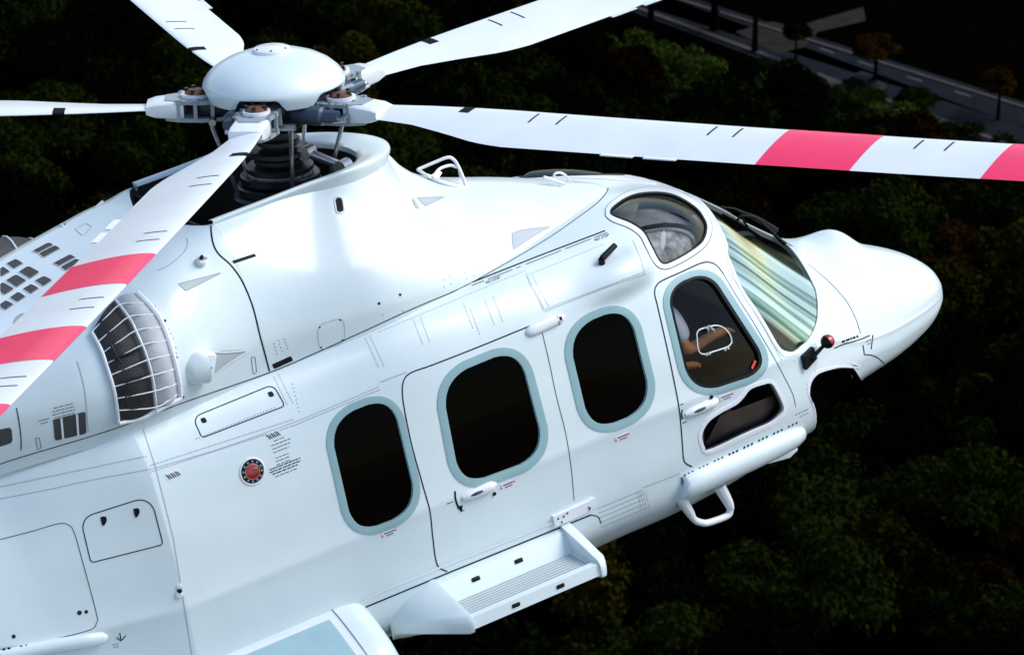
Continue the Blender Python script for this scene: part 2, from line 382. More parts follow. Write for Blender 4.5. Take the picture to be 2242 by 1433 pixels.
# ------------------------------------------------------------------ openings and skin panels
NH = grid_normals(P)
if NH[len(xs)//2, NV//2, 1] > 0: NH = -NH
def uv_of(px, py):
    h, n = on_skin(px, py, B_HULL)
    iu = int(np.clip(np.searchsorted(xs, h.x), 0, len(xs)-1)); row = P[iu]
    d = np.linalg.norm(row-np.array(h), axis=1); j = int(d.argmin())
    best = (1e9, j)
    for k in (j-1, j):
        if 0 <= k < NV-1:
            a, b = row[k], row[k+1]; t = np.clip(np.dot(np.array(h)-a, b-a)/np.dot(b-a, b-a), 0, 1)
            dd = np.linalg.norm(a+(b-a)*t-np.array(h)); best = min(best, (dd, k+t))
    return np.array([h.x, best[1]/(NV-1)])
def surf(x, v, lift=0.0):
    iu = np.clip(np.interp(x, xs, np.arange(len(xs))), 0, len(xs)-1.001); jv = np.clip(v*(NV-1), 0, NV-1.001)
    i, j = int(iu), int(jv); a, b = iu-i, jv-j
    w = ((1-a)*(1-b), (1-a)*b, a*(1-b), a*b)
    p = P[i, j]*w[0]+P[i, j+1]*w[1]+P[i+1, j]*w[2]+P[i+1, j+1]*w[3]
    n = NH[i, j]*w[0]+NH[i, j+1]*w[1]+NH[i+1, j]*w[2]+NH[i+1, j+1]*w[3]; n = n/np.linalg.norm(n)
    return Vector(p+n*lift), Vector(n)
def drape_px(bvh): return lambda q, lift: on_skin(q[0], q[1], bvh, lift)
def drape_xv(q, lift): return surf(q[0], q[1], lift)
def mir(V, on): return [Vector((v[0], -v[1], v[2])) for v in V] if on else V
def ring(name, outer, inner, m, parent, dr, lift=.006, depth=.03, port=False, round_=True):
    """frame moulding: two outlines with the same count laid on the skin, standing proud, turned in at the inner edge"""
    n = len(outer); V = []; F = []
    mid = [(np.array(a)+np.array(b))/2 for a, b in zip(outer, inner)]
    for pts, l in ((outer, -.004), (outer, lift*.7), (mid, lift), (inner, lift*.8), (inner, -depth)):
        V += [dr(q, l)[0] for q in pts]
    for k in range(4):
        for i in range(n):
            j = (i+1) % n; F.append((k*n+i, k*n+j, (k+1)*n+j, (k+1)*n+i))
    o = mesh(name, mir(V, port), F, m, parent, True, 40); return o
def fill(name, poly, m, parent, dr, lift=-.012, rings=9, port=False, bulge=0.0):
    c = np.mean(np.array(poly), axis=0); n = len(poly); V = []; F = []
    for k in range(rings):
        s = 1-k/rings
        V += [dr(c+(np.array(q)-c)*s, lift+bulge*(1-s*s))[0] for q in poly]
    V.append(dr(c, lift+bulge)[0])
    for k in range(rings-1):
        for i in range(n):
            j = (i+1) % n; F.append((k*n+i, k*n+j, (k+1)*n+j, (k+1)*n+i))
    for i in range(n): F.append(((rings-1)*n+i, (rings-1)*n+(i+1) % n, rings*n))
    V = mir(V, port); nn = dr(c, 0)[1]; nn = Vector((nn.x, -nn.y if port else nn.y, nn.z))
    f = F[-n//2]; fn = (V[f[1]]-V[f[0]]).cross(V[f[2]]-V[f[0]])
    if fn.dot(nn) < 0: F = [tuple(reversed(f)) for f in F]
    o = mesh(name, V, F, m, parent, True)
    if dr is drape_xv:
        Q = [c+(np.array(q)-c)*(1-k/rings) for k in range(rings) for q in poly]+[c]
        uv = o.data.uv_layers.new(name='girth'); co = [0.0]*(2*len(o.data.loops))
        for l in o.data.loops: v_ = o.data.vertices[l.vertex_index].co; v_ = Vector((v_.x, -abs(v_.y), v_.z)); co[2*l.index] = v_.dot(ST_D); co[2*l.index+1] = v_.dot(ST_A)
        uv.data.foreach_set('uv', co)
    return o
def ribbon_mb(mb, pts, width, dr, lift=.002, closed=False, step=5):
    pts = resample(pts, step, closed); n = len(pts); D = [dr(q, lift) for q in pts]; V = []
    for i in range(n):
        a = D[(i-1) % n][0] if (closed or i > 0) else D[i][0]; b = D[(i+1) % n][0] if (closed or i < n-1) else D[i][0]
        t = (b-a); t = t.normalized() if t.length > 1e-9 else Vector((1, 0, 0)); s = t.cross(D[i][1]).normalized()
        V += [D[i][0]-s*width/2, D[i][0]+s*width/2]
    F = [(2*i, 2*i+1, 2*((i+1) % n)+1, 2*((i+1) % n)) for i in range(n if closed else n-1)]
    mb.add(V, F)
def ribbon(name, pts, width, m, parent, bvh=None, lift=.002, closed=False):
    mb = MB(); ribbon_mb(mb, pts, width, drape_px(bvh or B_ALL), lift, closed); return mb.build(name, m, parent)

W1 = rpoly([(699,910),(868,843),(936,1125),(764,1192)], 72)
W2 = rpoly([(943,819),(1147,735),(1218,1007),(995,1089)], 76)
W3 = rpoly([(1220,712),(1387,644),(1451,902),(1281,969)], 74)
W4 = rpoly([(1440,621),(1557,575),(1712,816),(1503,885)], [52,48,72,76])
LW = resample(cr([(1536,950),(1551,922),(1580,901),(1612,884),(1628,868),(1642,851),(1668,841),(1688,838),(1700,853),(1716,888),(1712,905),(1690,925),(1640,947),(1555,986),(1541,976)], 6, True), 6, True)
RW = resample(cr([(1337,468),(1357,444),(1393,427),(1441,423),(1481,431),(1521,455),(1538,476),(1546,498),(1537,528),(1505,553),(1470,572),(1452,577),(1440,566),(1425,537),(1409,508),(1381,488)], 6, True), 6, True)
DOOR = [(886,905),(882,850),(886,828),(900,817),(945,800),(1040,762),(1186,704),(1208,790),(1222,858),(1240,960),(1252,1070),(1258,1105),(1262,1128),(1000,1236),(975,1248),(962,1246),(953,1232),(948,1200),(936,1120),(915,1015)]
CDOOR = [(1434,650),(1436,630),(1446,617),(1481,600),(1530,579),(1552,575),(1566,581),(1582,599),(1615,652),(1649,705),(1693,780),(1713,817),(1735,861),(1744,890),(1748,925),(1500,1025),(1497,1005),(1493,959),(1487,895),(1459,755)]
# windshield and chin window in (station, girth) so that they run round to the centre line
ws_px = [(1583,512),(1590,552),(1600,575),(1622,629),(1654,677),(1682,722),(1708,764),(1724,773),(1742,771),(1762,753),(1779,732),(1789,706),(1792,677),(1789,641),(1777,613)]
WS = [uv_of(*q) for q in ws_px] + [np.array((3.20,.045)), np.array((3.10,.02)), np.array((2.80,.02)), np.array((2.62,.02)), np.array((2.585,.05))]
WS = resample(cr(WS, 5, True), .01, True, count=120)
ch_px = [(1786,908),(1773,872),(1771,850),(1777,830),(1792,815),(1820,806),(1850,803),(1885,806),(1916,818)]
CH = [uv_of(*q) for q in ch_px] + [np.array((3.62,.93)), np.array((3.52,.985)), np.array((3.10,.985)), np.array((2.93,.90))]
CH = resample(cr(CH, 5, True), .01, True, count=110)
_a, _n = on_skin(1605, 565, B_HULL); _b, _m = on_skin(1780, 690, B_HULL)
ST_D = (_b-_a).normalized(); ST_A = ST_D.cross((_n+_m).normalized()).normalized()        # along and across the painted reflection streaks
ST_LO = on_skin(1718, 728, B_HULL)[0].dot(ST_A); ST_HI = on_skin(1690, 560, B_HULL)[0].dot(ST_A)
def grow(poly, s):
    c = np.mean(np.array(poly), axis=0); return [c+(q-c)*s for q in poly]

ctr = (P[:-1, :-1]+P[1:, :-1]+P[:-1, 1:]+P[1:, 1:]).reshape(-1, 3)/4
cn = (NH[:-1, :-1]+NH[1:, 1:]).reshape(-1, 3)/2
cpx = to_px(ctr); facing = ((np.array(EYE)-ctr)*cn).sum(1) > 0
jj = np.tile((np.arange(NV-1)+.5)/(NV-1), len(xs)-1); cxv = np.stack([ctr[:, 0], jj], 1)
hole = np.zeros(len(ctr), bool)
for poly, w in ((W1, 5), (W2, 5), (W3, 5), (W4, 5), (LW, -4), (RW, -6)):
    hole |= inside(offset2(poly, w), cpx) & facing
hole |= inside(grow(WS, 1.015), cxv); hole |= inside(grow(CH, 1.01), cxv)
door = inside(DOOR, cpx) & facing & ~hole & (ctr[:, 0] < 1.4); cdoor = inside(CDOOR, cpx) & facing & ~hole & (ctr[:, 0] > 1.5)
nose = (ctr[:, 0] > 3.335) & ~hole; tail = ctr[:, 0] < -1.70
def skin(name, mask, m, parent, port=True, stbd=True, off=0.0, ridge=None):
    f = HF[mask]; V = []; F = []; Nn = []
    base = (P + NH*off).reshape(-1, 3); nn = NH.reshape(-1, 3)
    ids, inv = np.unique(f, return_inverse=True); ff = inv.reshape(-1, 4)
    if stbd:
        V.append(base[ids]); Nn.append(nn[ids]); F.append(ff)
    if port:
        o = len(ids) if stbd else 0; s = np.array([1, -1, 1]); V.append(base[ids]*s); Nn.append(nn[ids]*s); F.append(ff[:, ::-1]+o)
    V = np.concatenate(V); F = np.concatenate(F); Nn = np.concatenate(Nn)
    me = bpy.data.meshes.new(name); me.from_pydata(V.tolist(), [], F.tolist()); me.update(); smooth(me)
    me.normals_split_custom_set_from_vertices(Nn.tolist()); return link(name, me, m, parent)
body = ~(hole | nose | tail)
fus = skin('fuselage', body & ~door & ~cdoor, M['paint'], heli, port=False)
fus_p = skin('port_shell', body, M['paint'], heli, stbd=False)
tailo = skin('tail_section', tail, M['paint'], heli)
noseo = skin('nose_cone', nose, M['paint'], heli)
door_o = skin('cabin_door', door, M['paint'], heli, port=False)
cdoor_o = skin('cockpit_door', cdoor, M['paint'], heli, port=False)
liner = skin('cabin_liner', ~hole & (ctr[:, 0] > -1.6) & (ctr[:, 0] < 3.3), M['dark'], heli, off=-.045)

# cowlings
def shell(name, G, m, parent, both=True):
    V = G.reshape(-1, 3); F = grid_faces(G.shape[0], G.shape[1]); n = len(V)
    VV = V.tolist(); FF = F.tolist()
    if both: VV += (V*np.array([1, -1, 1])).tolist(); FF += (F[:, ::-1]+n).tolist()
    me = bpy.data.meshes.new(name); me.from_pydata(VV, [], FF); me.update()
    bm = bmesh.new(); bm.from_mesh(me); bmesh.ops.remove_doubles(bm, verts=bm.verts[:], dist=1e-4); bmesh.ops.recalc_face_normals(bm, faces=bm.faces[:]); bm.to_mesh(me); bm.free()
    smooth(me); me.set_sharp_from_angle(angle=rad(50)); return link(name, me, m, parent)
cowl = shell('transmission_cowling', CF, M['paint'], heli)
ecowl = shell('engine_cowling', CR_, M['paint'], heli)

# ------------------------------------------------------------------ windows, seals, panes
def window(poly, w, parent, pane_m, seal_m, port_parent=None, rubber=0):
    q = offset2(poly, w); dr = drape_px(B_HULL)
    ring('window_seal', poly, q, seal_m, parent, dr)
    if rubber:
        q2 = offset2(poly, w+rubber); ring('window_gasket', offset2(poly, w-1), q2, M['black'], parent, dr, lift=.003, depth=.03); q = q2
    o = fill('window_pane', q, pane_m, parent, dr, lift=-.016)
    if port_parent is not None:
        ring('window_seal', poly, offset2(poly, w), seal_m, port_parent, dr, port=True)
        fill('window_pane', q, pane_m, port_parent, dr, lift=-.016, port=True)
    return o
def holder(name):
    """a window part: its seal is the part itself"""
    o = bpy.data.objects.new(name, None); COL.objects.link(o); o.parent = heli; return o
def window_part(poly, w, pane_m, rubber=0):
    q = offset2(poly, w); dr = drape_px(B_HULL)
    for port in (False, True):
        s = ring('cabin_window', poly, q, M['seal'], heli, dr, port=port)
        fill('window_pane', q, pane_m, s, dr, lift=-.016, port=port)
window_part(W1, 16, M['glass_black']); window_part(W3, 17, M['glass_black'])
window(W2, 18, door_o, M['glass_black'], M['seal'], fus_p)
window(W4, 14, cdoor_o, M['glass_side'], M['seal'], fus_p, rubber=6)
LWo = offset2(LW, -7)
dr = drape_px(B_HULL)
ring('lower_window_frame', LWo, offset2(LW, 1), M['white'], cdoor_o, dr, lift=.004); fill('lower_window_pane', LW, M['glass_side'], cdoor_o, dr)
ring('lower_window_frame', LWo, offset2(LW, 1), M['white'], fus_p, dr, lift=.004, port=True); fill('lower_window_pane', LW, M['glass_black'], fus_p, dr, port=True)
for port in (False, True):
    rf = ring('roof_window', offset2(RW, -12), offset2(RW, 1), M['white'], heli, dr, lift=.006, port=port)
    fill('window_pane', RW, M['glass'], rf, dr, lift=-.004, bulge=.05, port=port)
    ring('window_gasket', offset2(RW, -2), offset2(RW, 2), M['black'], rf, dr, lift=.008, depth=.01, port=port)
ribbon('roof_window_seam', offset2(RW, -13), .004, M['gap'], heli, B_HULL, .002, True)
def reflection_streaks():  # windshield reflection painted as tinted gloss streaks, masked to one band
    m = bpy.data.materials.new('painted_reflection_glass'); m.use_nodes = True; t = m.node_tree; t.nodes.clear(); N_ = t.nodes.new; L_ = t.links.new
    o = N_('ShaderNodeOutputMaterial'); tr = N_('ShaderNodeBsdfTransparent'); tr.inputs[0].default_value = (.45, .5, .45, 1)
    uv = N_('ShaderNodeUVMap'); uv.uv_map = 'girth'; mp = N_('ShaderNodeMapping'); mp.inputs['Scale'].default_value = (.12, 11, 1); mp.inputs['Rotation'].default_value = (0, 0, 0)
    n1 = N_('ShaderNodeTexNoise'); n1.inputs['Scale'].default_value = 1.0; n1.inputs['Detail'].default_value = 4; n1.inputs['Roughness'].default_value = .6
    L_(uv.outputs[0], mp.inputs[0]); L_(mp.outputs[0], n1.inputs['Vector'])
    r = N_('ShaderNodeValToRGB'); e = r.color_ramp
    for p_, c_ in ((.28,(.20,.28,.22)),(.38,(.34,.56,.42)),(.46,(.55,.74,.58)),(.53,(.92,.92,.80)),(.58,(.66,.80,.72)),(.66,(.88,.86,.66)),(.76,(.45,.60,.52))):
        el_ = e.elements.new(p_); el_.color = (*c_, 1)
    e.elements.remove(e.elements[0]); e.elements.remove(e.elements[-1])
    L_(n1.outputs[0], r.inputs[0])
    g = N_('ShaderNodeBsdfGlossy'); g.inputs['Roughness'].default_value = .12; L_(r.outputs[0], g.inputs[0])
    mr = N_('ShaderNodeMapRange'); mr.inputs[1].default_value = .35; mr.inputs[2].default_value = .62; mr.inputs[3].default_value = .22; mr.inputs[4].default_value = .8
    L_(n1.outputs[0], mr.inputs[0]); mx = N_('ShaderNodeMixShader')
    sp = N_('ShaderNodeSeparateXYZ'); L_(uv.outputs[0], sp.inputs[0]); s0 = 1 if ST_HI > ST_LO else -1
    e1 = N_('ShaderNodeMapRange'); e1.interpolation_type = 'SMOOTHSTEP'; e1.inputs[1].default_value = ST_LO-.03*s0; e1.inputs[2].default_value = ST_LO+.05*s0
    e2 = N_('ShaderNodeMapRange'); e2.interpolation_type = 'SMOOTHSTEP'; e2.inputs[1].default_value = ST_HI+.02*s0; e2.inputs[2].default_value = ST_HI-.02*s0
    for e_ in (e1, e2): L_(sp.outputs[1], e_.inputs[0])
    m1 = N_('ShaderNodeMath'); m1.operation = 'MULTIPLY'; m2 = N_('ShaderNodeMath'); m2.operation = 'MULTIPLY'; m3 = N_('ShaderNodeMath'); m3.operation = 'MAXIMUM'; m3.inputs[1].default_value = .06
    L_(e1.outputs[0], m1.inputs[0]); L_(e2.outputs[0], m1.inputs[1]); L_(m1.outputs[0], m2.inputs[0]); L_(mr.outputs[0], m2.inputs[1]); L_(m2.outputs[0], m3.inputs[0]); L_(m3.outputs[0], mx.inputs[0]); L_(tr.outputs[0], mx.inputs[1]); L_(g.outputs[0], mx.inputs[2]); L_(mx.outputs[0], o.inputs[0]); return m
M['glass_ws'] = reflection_streaks(); M['glass_chin'] = glass('chin_glass', (.5, .5, .5), .3)
for port in (False, True):
    wf = ring('windshield', grow(WS, 1.045), grow(WS, .985), M['white'], heli, drape_xv, lift=.004, port=port)
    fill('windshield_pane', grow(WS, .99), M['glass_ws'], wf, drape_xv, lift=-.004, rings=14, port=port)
    cf = ring('chin_window', grow(CH, 1.03), grow(CH, .985), M['white'], heli, drape_xv, lift=.003, port=port)
    fill('chin_pane', grow(CH, .99), M['glass_chin'], cf, drape_xv, lift=-.004, rings=8, port=port)

# ------------------------------------------------------------------ cockpit interior and pilot
def skel(name, J, E_, m, parent=None, sub=2, root=0):
    """continuous limb surface grown over a skeleton: J = [(point, radius)], E_ = joint pairs"""
    me = bpy.data.meshes.new(name); me.from_pydata([tuple(p) for p, r in J], E_, []); o = bpy.data.objects.new(name, me); COL.objects.link(o)
    o.modifiers.new('skin', 'SKIN'); sm_ = o.modifiers.new('sub', 'SUBSURF'); sm_.levels = sub; sm_.render_levels = sub
    for i, (p, r) in enumerate(J):
        r = r if hasattr(r, '__len__') else (r, r); me.skin_vertices[0].data[i].radius = r; me.skin_vertices[0].data[i].use_root = (i == root)
    bpy.context.view_layer.update(); dg = bpy.context.evaluated_depsgraph_get()
    me2 = bpy.data.meshes.new_from_object(o.evaluated_get(dg)); bpy.data.objects.remove(o); me2.name = name; smooth(me2); me2.materials.clear()
    return link(name, me2, m, parent)
M['trousers'] = mat('khaki_trousers', (.13, .105, .06), .85, var=.15, vscale=8)
M['hair'] = mat('dark_hair', (.02, .015, .01), .7)
pelvis = Vector((1.66,-.50,.50)); chest = Vector((1.66,-.50,.82)); neck = Vector((1.68,-.50,1.00)); head = Vector((1.74,-.50,1.17))
shR = at_y(1462, 678, -.70); elR = at_y(1503, 768, -.76); wrR = at_y(1566, 731, -.70); haR = at_y(1584, 723, -.68)
shL = Vector((1.70,-.32,.94)); elL = Vector((1.92,-.27,.72)); wrL = Vector((2.15,-.38,.66)); haL = Vector((2.22,-.39,.66))
hipR = Vector((1.68,-.60,.48)); knR = Vector((2.12,-.62,.52)); anR = Vector((2.40,-.60,.22)); toR = Vector((2.56,-.60,.20))
hipL = Vector((1.68,-.40,.48)); knL = Vector((2.12,-.38,.52)); anL = Vector((2.40,-.40,.22)); toL = Vector((2.56,-.40,.20))
J = [(pelvis,.13),(chest,(.15,.12)),(neck,.06),(head,.095),(shR,.06),(elR,.044),(wrR,.030),(haR,(.042,.02)),(shL,.06),(elL,.044),(wrL,.030),(haL,(.042,.02)),(hipR,.085),(knR,.06),(anR,.042),(toR,.035),(hipL,.085),(knL,.06),(anL,.042),(toL,.035)]
E_ = [(0,1),(1,2),(2,3),(1,4),(4,5),(5,6),(6,7),(1,8),(8,9),(9,10),(10,11),(0,12),(12,13),(13,14),(14,15),(0,16),(16,17),(17,18),(18,19)]
for w_, h_, b0 in ((wrR, haR, 7), (wrL, haL, 11)):
    d_ = (h_-w_).normalized(); s_ = d_.cross(Vector((0,0,1))).normalized()
    for k, L in enumerate((.055,.07,.075,.065)):
        i0 = len(J); base = h_+s_*(.026-.017*k)+d_*.02; J += [(base, .010), (base+d_*L*.5-Vector((0,0,.008)), .009), (base+d_*L*.85-Vector((0,0,.03)), .008)]; E_ += [(b0,i0),(i0,i0+1),(i0+1,i0+2)]
    i0 = len(J); J += [(h_+s_*.04-d_*.01, .011), (h_+s_*.06+d_*.03, .009)]; E_ += [(b0,i0),(i0,i0+1)]
pilot = skel('person', J, E_, M['skin'], None); pilot.matrix_world = HELI
tag(pilot, 'pilot in white shirt seated in the cockpit with one bare forearm reaching forward', 'person')
skel('shirt', [(pelvis+Vector((0,0,.06)),.15),(chest,(.175,.145)),(neck-Vector((0,0,.05)),.075),(shR,.088),(shR.lerp(elR,.82),.072),(shL,.082),(shL.lerp(elL,.7),.068)], [(0,1),(1,2),(1,3),(3,4),(1,5),(5,6)], M['shirt'], pilot)
skel('trousers', [(pelvis,.15),(hipR,.10),(knR,.078),(anR,.058),(hipL,.10),(knL,.078),(anL,.058)], [(0,1),(1,2),(2,3),(0,4),(4,5),(5,6)], M['trousers'], pilot)
mb = MB(); mb.lathe([(.001,.105),(.05,.095),(.085,.06),(.10,.0),(.10,-.05),(.085,-.08)], head-Vector((.012,0,0)), Vector((-.25,0,1)), 20); mb.build('hair', M['hair'], pilot)
mb = MB(); 
for s_ in (-1, 1): mb.lathe([(0,.02),(.04,.02),(.045,0),(.04,-.015)], head+Vector((0,s_*.105,-.01)), (0,s_,0), 14)
mb.tube(cr([head+Vector((0,-.11,.0)), head+Vector((0,-.08,.09)), head+Vector((0,0,.125)), head+Vector((0,.08,.09)), head+Vector((0,.11,0))], 4), .012, 8); mb.build('headset', M['black'], pilot)
for sy in (-.5, .5):
    mb = MB(); mb.box((1.70, sy, .33), (.50, .50, .12)); mb.box((1.42, sy, .78), (.12, .48, .85), Vector((.98,0,.17)).normalized(), (0,1,0), Vector((-.17,0,.98)).normalized()); mb.box((1.36, sy, 1.28), (.09,.28,.18)); mb.box((1.70, sy, .2), (.4,.35,.14))
    mb.build('pilot_seat', M['seat'], heli, bevel=.04)
mb = MB(); mb.box((1.5, 0, .12), (1.9, 1.7, .04)); mb.build('cockpit_floor', M['dark'], heli)
mb = MB(); V = []; 
for x, z in ((2.62,.86),(2.95,.93),(2.98,.60),(2.70,.30),(2.60,.30)):
    V += [Vector((x,-.62,z)), Vector((x,.62,z))]
mb.add(V, [(2*i, 2*i+1, 2*((i+1) % 5)+1, 2*((i+1) % 5)) for i in range(5)] + [(0,2,4,6,8), (9,7,5,3,1)]); mb.build('instrument_panel', M['dark'], heli, bevel=.02)
mb = MB(); mb.tube([(2.05,-.5,.3),(2.1,-.5,.5),(2.16,-.5,.62)], .016, 8); mb.build('cyclic_stick', M['black'], heli)
mb = MB(); mb.box((1.45, 0, .9), (.03, 1.9, 1.6)); mb.build('cabin_bulkhead', M['dark'], heli)
# details of the sliding vent in the cockpit door pane
drp = lambda q, l: on_skin(q[0], q[1], B_HULL, -.010+l)
VP = rpoly([(1527,722),(1580,708),(1607,738),(1603,757),(1538,778),(1530,765)], [10,16,14,10,9,8])
mb = MB(); mb.tube([drp(q, 0)[0] for q in VP], .0045, 6, closed=True); mb.build('vent_frame', M['white'], cdoor_o)
mb = MB()
for x, y in ((1548,776),(1554,774),(1588,765),(1595,762)): mb.tube([drp((x,y),0)[0], drp((x,y),.012)[0]], .008, 8)
for x, y in ((1549,720),(1556,717),(1561,722)): mb.tube([drp((x-3,y-4),0)[0], drp((x,y),.016)[0], drp((x+4,y+4),0.0)[0]], .008, 8)
tag(mb.build('vent_latch', M['gmesh'], cdoor_o), kind='stuff')
mb = MB(); ribbon_mb(mb, [(1648,806),(1656,789)], .018, drp, .004); mb.build('jettison_tag', mat('red_tag_paint', (.7, .03, .03), .5), cdoor_o)
# below the roof window: trim, frame bow and a mottled sheet painting the broken glass reflection
dn = lambda d: (lambda q, l: on_skin(q[0], q[1], B_HULL, -d+l))
def inner_sheet(name, poly, d, m): return fill(name, [np.array(p, float) for p in resample(poly, 8, True)], m, heli, dn(d), 0, 6)
inner_sheet('headliner_trim', [(1318,475),(1385,410),(1400,430),(1394,455),(1372,497)], .05, M['beige'])
M['roof_refl'] = mat('painted_roof_reflection', (.52, .53, .54), .5, var=.85, vscale=13, bump=.8, bscale=18)
inner_sheet('overhead_panel', [(1380,405),(1500,405),(1575,470),(1560,505),(1500,480),(1440,478),(1370,505)], .10, mat('overhead_grey', (.40, .41, .42), .55, var=.35, vscale=7))
inner_sheet('painted_roof_reflection', [(1370,505),(1440,478),(1500,480),(1560,505),(1550,560),(1470,600),(1430,590)], .09, M['roof_refl'])
mb = MB(); mb.tube([dn(.05)(q, 0)[0] for q in cr([(1375,503),(1410,486),(1460,478),(1505,483),(1532,498),(1540,520)], 5)], .014, 8); mb.build('roof_frame_bow', M['black'], heli)

M['carpet'] = mat('brown_carpet', (.19, .13, .10), .9, var=.3, vscale=6)
inner_sheet('door_sill', [(1560,1000),(1740,925),(1725,870),(1600,920)], .10, M['carpet'])
inner_sheet('door_sill_trim', [(1525,990),(1562,985),(1560,900),(1530,910)], .09, mat('tan_trim', (.36, .26, .16), .7, var=.1))

# ------------------------------------------------------------------ main rotor
TILT = rad(8.0)
rX = Vector((math.cos(TILT), 0, -math.sin(TILT))); rZ = Vector((math.sin(TILT), 0, math.cos(TILT))); rY = Vector((0, -1, 0))   # rY to starboard
def rot_dir(psi): return rX*math.cos(rad(psi)) + rY*math.sin(rad(psi))
def RP(r, psi, z): return HUB + rot_dir(psi)*r + rZ*z
BL = [(61, 1.5), (-9.5, 3.5), (-79.5, 1.5), (-149, 1.5), (131.5, 1.5)]        # azimuth from the nose to starboard, flap (degrees)
def airfoil(n=14):
    xs_ = [.5*(1-math.cos(math.pi*i/n)) for i in range(n+1)]
    yt = lambda x: .6*(.2969*math.sqrt(x)-.126*x-.3516*x*x+.2843*x**3-.1036*x**4)
    return [(x, yt(x)+.02*math.sin(math.pi*x)) for x in xs_] + [(x, -yt(x)+.02*math.sin(math.pi*x)) for x in xs_[-2:0:-1]]
AF = airfoil()
def blade_frame(psi, flap):
    a = rot_dir(psi); u = (rZ*math.cos(rad(flap)) - a*math.sin(rad(flap))); a = (a*math.cos(rad(flap)) + rZ*math.sin(rad(flap))).normalized()
    le = a.cross(u).normalized()                       # towards the nose on the starboard side
    t = rot_dir(psi-90)
    if le.dot(t) < 0: le = -le
    return a, le, u
# radius, leading edge, trailing edge (chordwise, m), thickness factor, pitch
BS = [(.54,.085,-.085,1.5,10),(.74,.10,-.095,1.3,10),(1.0,.125,-.125,1.1,10),(1.25,.14,-.20,1.0,10),(1.5,.145,-.285,1.0,10),(1.68,.145,-.315,1.0,10),(2.2,.145,-.315,.95,9.5),(4.0,.145,-.315,.9,8.5),(6.2,.145,-.315,.85,7),(6.7,.12,-.31,.8,7),(6.9,.02,-.29,.6,7)]
PITCH_OFF = 0.0
BR_, BLE, BTE, BTH, BPI = (np.array([b[i] for b in BS]) for i in range(5))
def blade_pt(fr, r, k, grow_=0.0):
    a, le, u = fr; L = np.interp(r, BR_, BLE); T = np.interp(r, BR_, BTE); th = np.interp(r, BR_, BTH); pi = rad(np.interp(r, BR_, BPI)+PITCH_OFF); c = L-T
    x, y = AF[k]; X = L - x*c + (grow_ if x < .5 else -grow_)*(1 if abs(x-.5) > .3 else 0); Y = y*c*.62*th + (grow_ if k < len(AF)//2+1 else -grow_)
    ca, sa = math.cos(pi), math.sin(pi)
    bend = .006*max(0, r-1)**2*.35
    return HUB + a*r + le*(X*ca - Y*sa) + u*(X*sa + Y*ca + bend)
def blade_strip(fr, rs, name, m, parent, g=0.0, cap=True):
    n = len(AF); V = [blade_pt(fr, r, k, g) for r in rs for k in range(n)]; F = []
    for i in range(len(rs)-1):
        for k in range(n): F.append((i*n+k, i*n+(k+1) % n, (i+1)*n+(k+1) % n, (i+1)*n+k))
    if cap: F += [tuple(range(n)), tuple((len(rs)-1)*n+k for k in range(n))[::-1]]
    return mesh(name, V, F, m, parent, True, 50)
rlist = list(np.linspace(.54, 1.7, 16))+list(np.linspace(1.9, 6.2, 18))+[6.4, 6.55, 6.7, 6.8, 6.9]
for psi, flap in BL:
    PITCH_OFF = -6.0 if psi == -149 else 0.0                # cyclic
    fr = blade_frame(psi, flap); a, le, u = fr
    b = blade_strip(fr, rlist, 'rotor_blade', M['blade'], heli)
    for r0, r1 in ((3.30, 3.87), (4.64, 5.22), (5.95, 6.5)):
        blade_strip(fr, np.linspace(r0, r1, 4), 'red_stripe', M['red'], b, .0016, False)
    nA = len(AF); ks = [k % nA for k in range(-6, 6)]; rr_ = [1.22, 1.255, 1.29]
    V = [blade_pt(fr, r, k, .0018) for r in rr_ for k in ks]; nk = len(ks)
    mesh('erosion_band', V, [(i*nk+k, i*nk+k+1, (i+1)*nk+k+1, (i+1)*nk+k) for i in range(2) for k in range(nk-1)], M['gap'], b)
    mk = MB()                                           # short ink dashes across the chord
    for r0 in (1.72, 1.90, 2.86, 3.02, 4.12, 4.30, 5.5, 5.65):
        n0 = 4; V = [blade_pt(fr, r0+dr_, k, .0015) for k in (3, 4, 5, 6) for dr_ in (0, .012)]
        mk = MB(); mk.add(V, [(2*i, 2*i+1, 2*i+3, 2*i+2) for i in range(3)]); mk.build('index_mark', M['ink'], b)
    tb = MB(); 
    for r0 in (2.35, 2.62):
        V = [blade_pt(fr, r0+d, len(AF)//2, 0) + le*(-e) + u*z for d in (0, .2) for e in (-.03, .03) for z in (.003, -.003)]
        tb = MB(); tb.add(V, [(0,1,3,2),(4,6,7,5),(0,4,5,1),(2,3,7,6),(0,2,6,4),(1,5,7,3)]); tb.build('trim_tab', M['blade'], b)
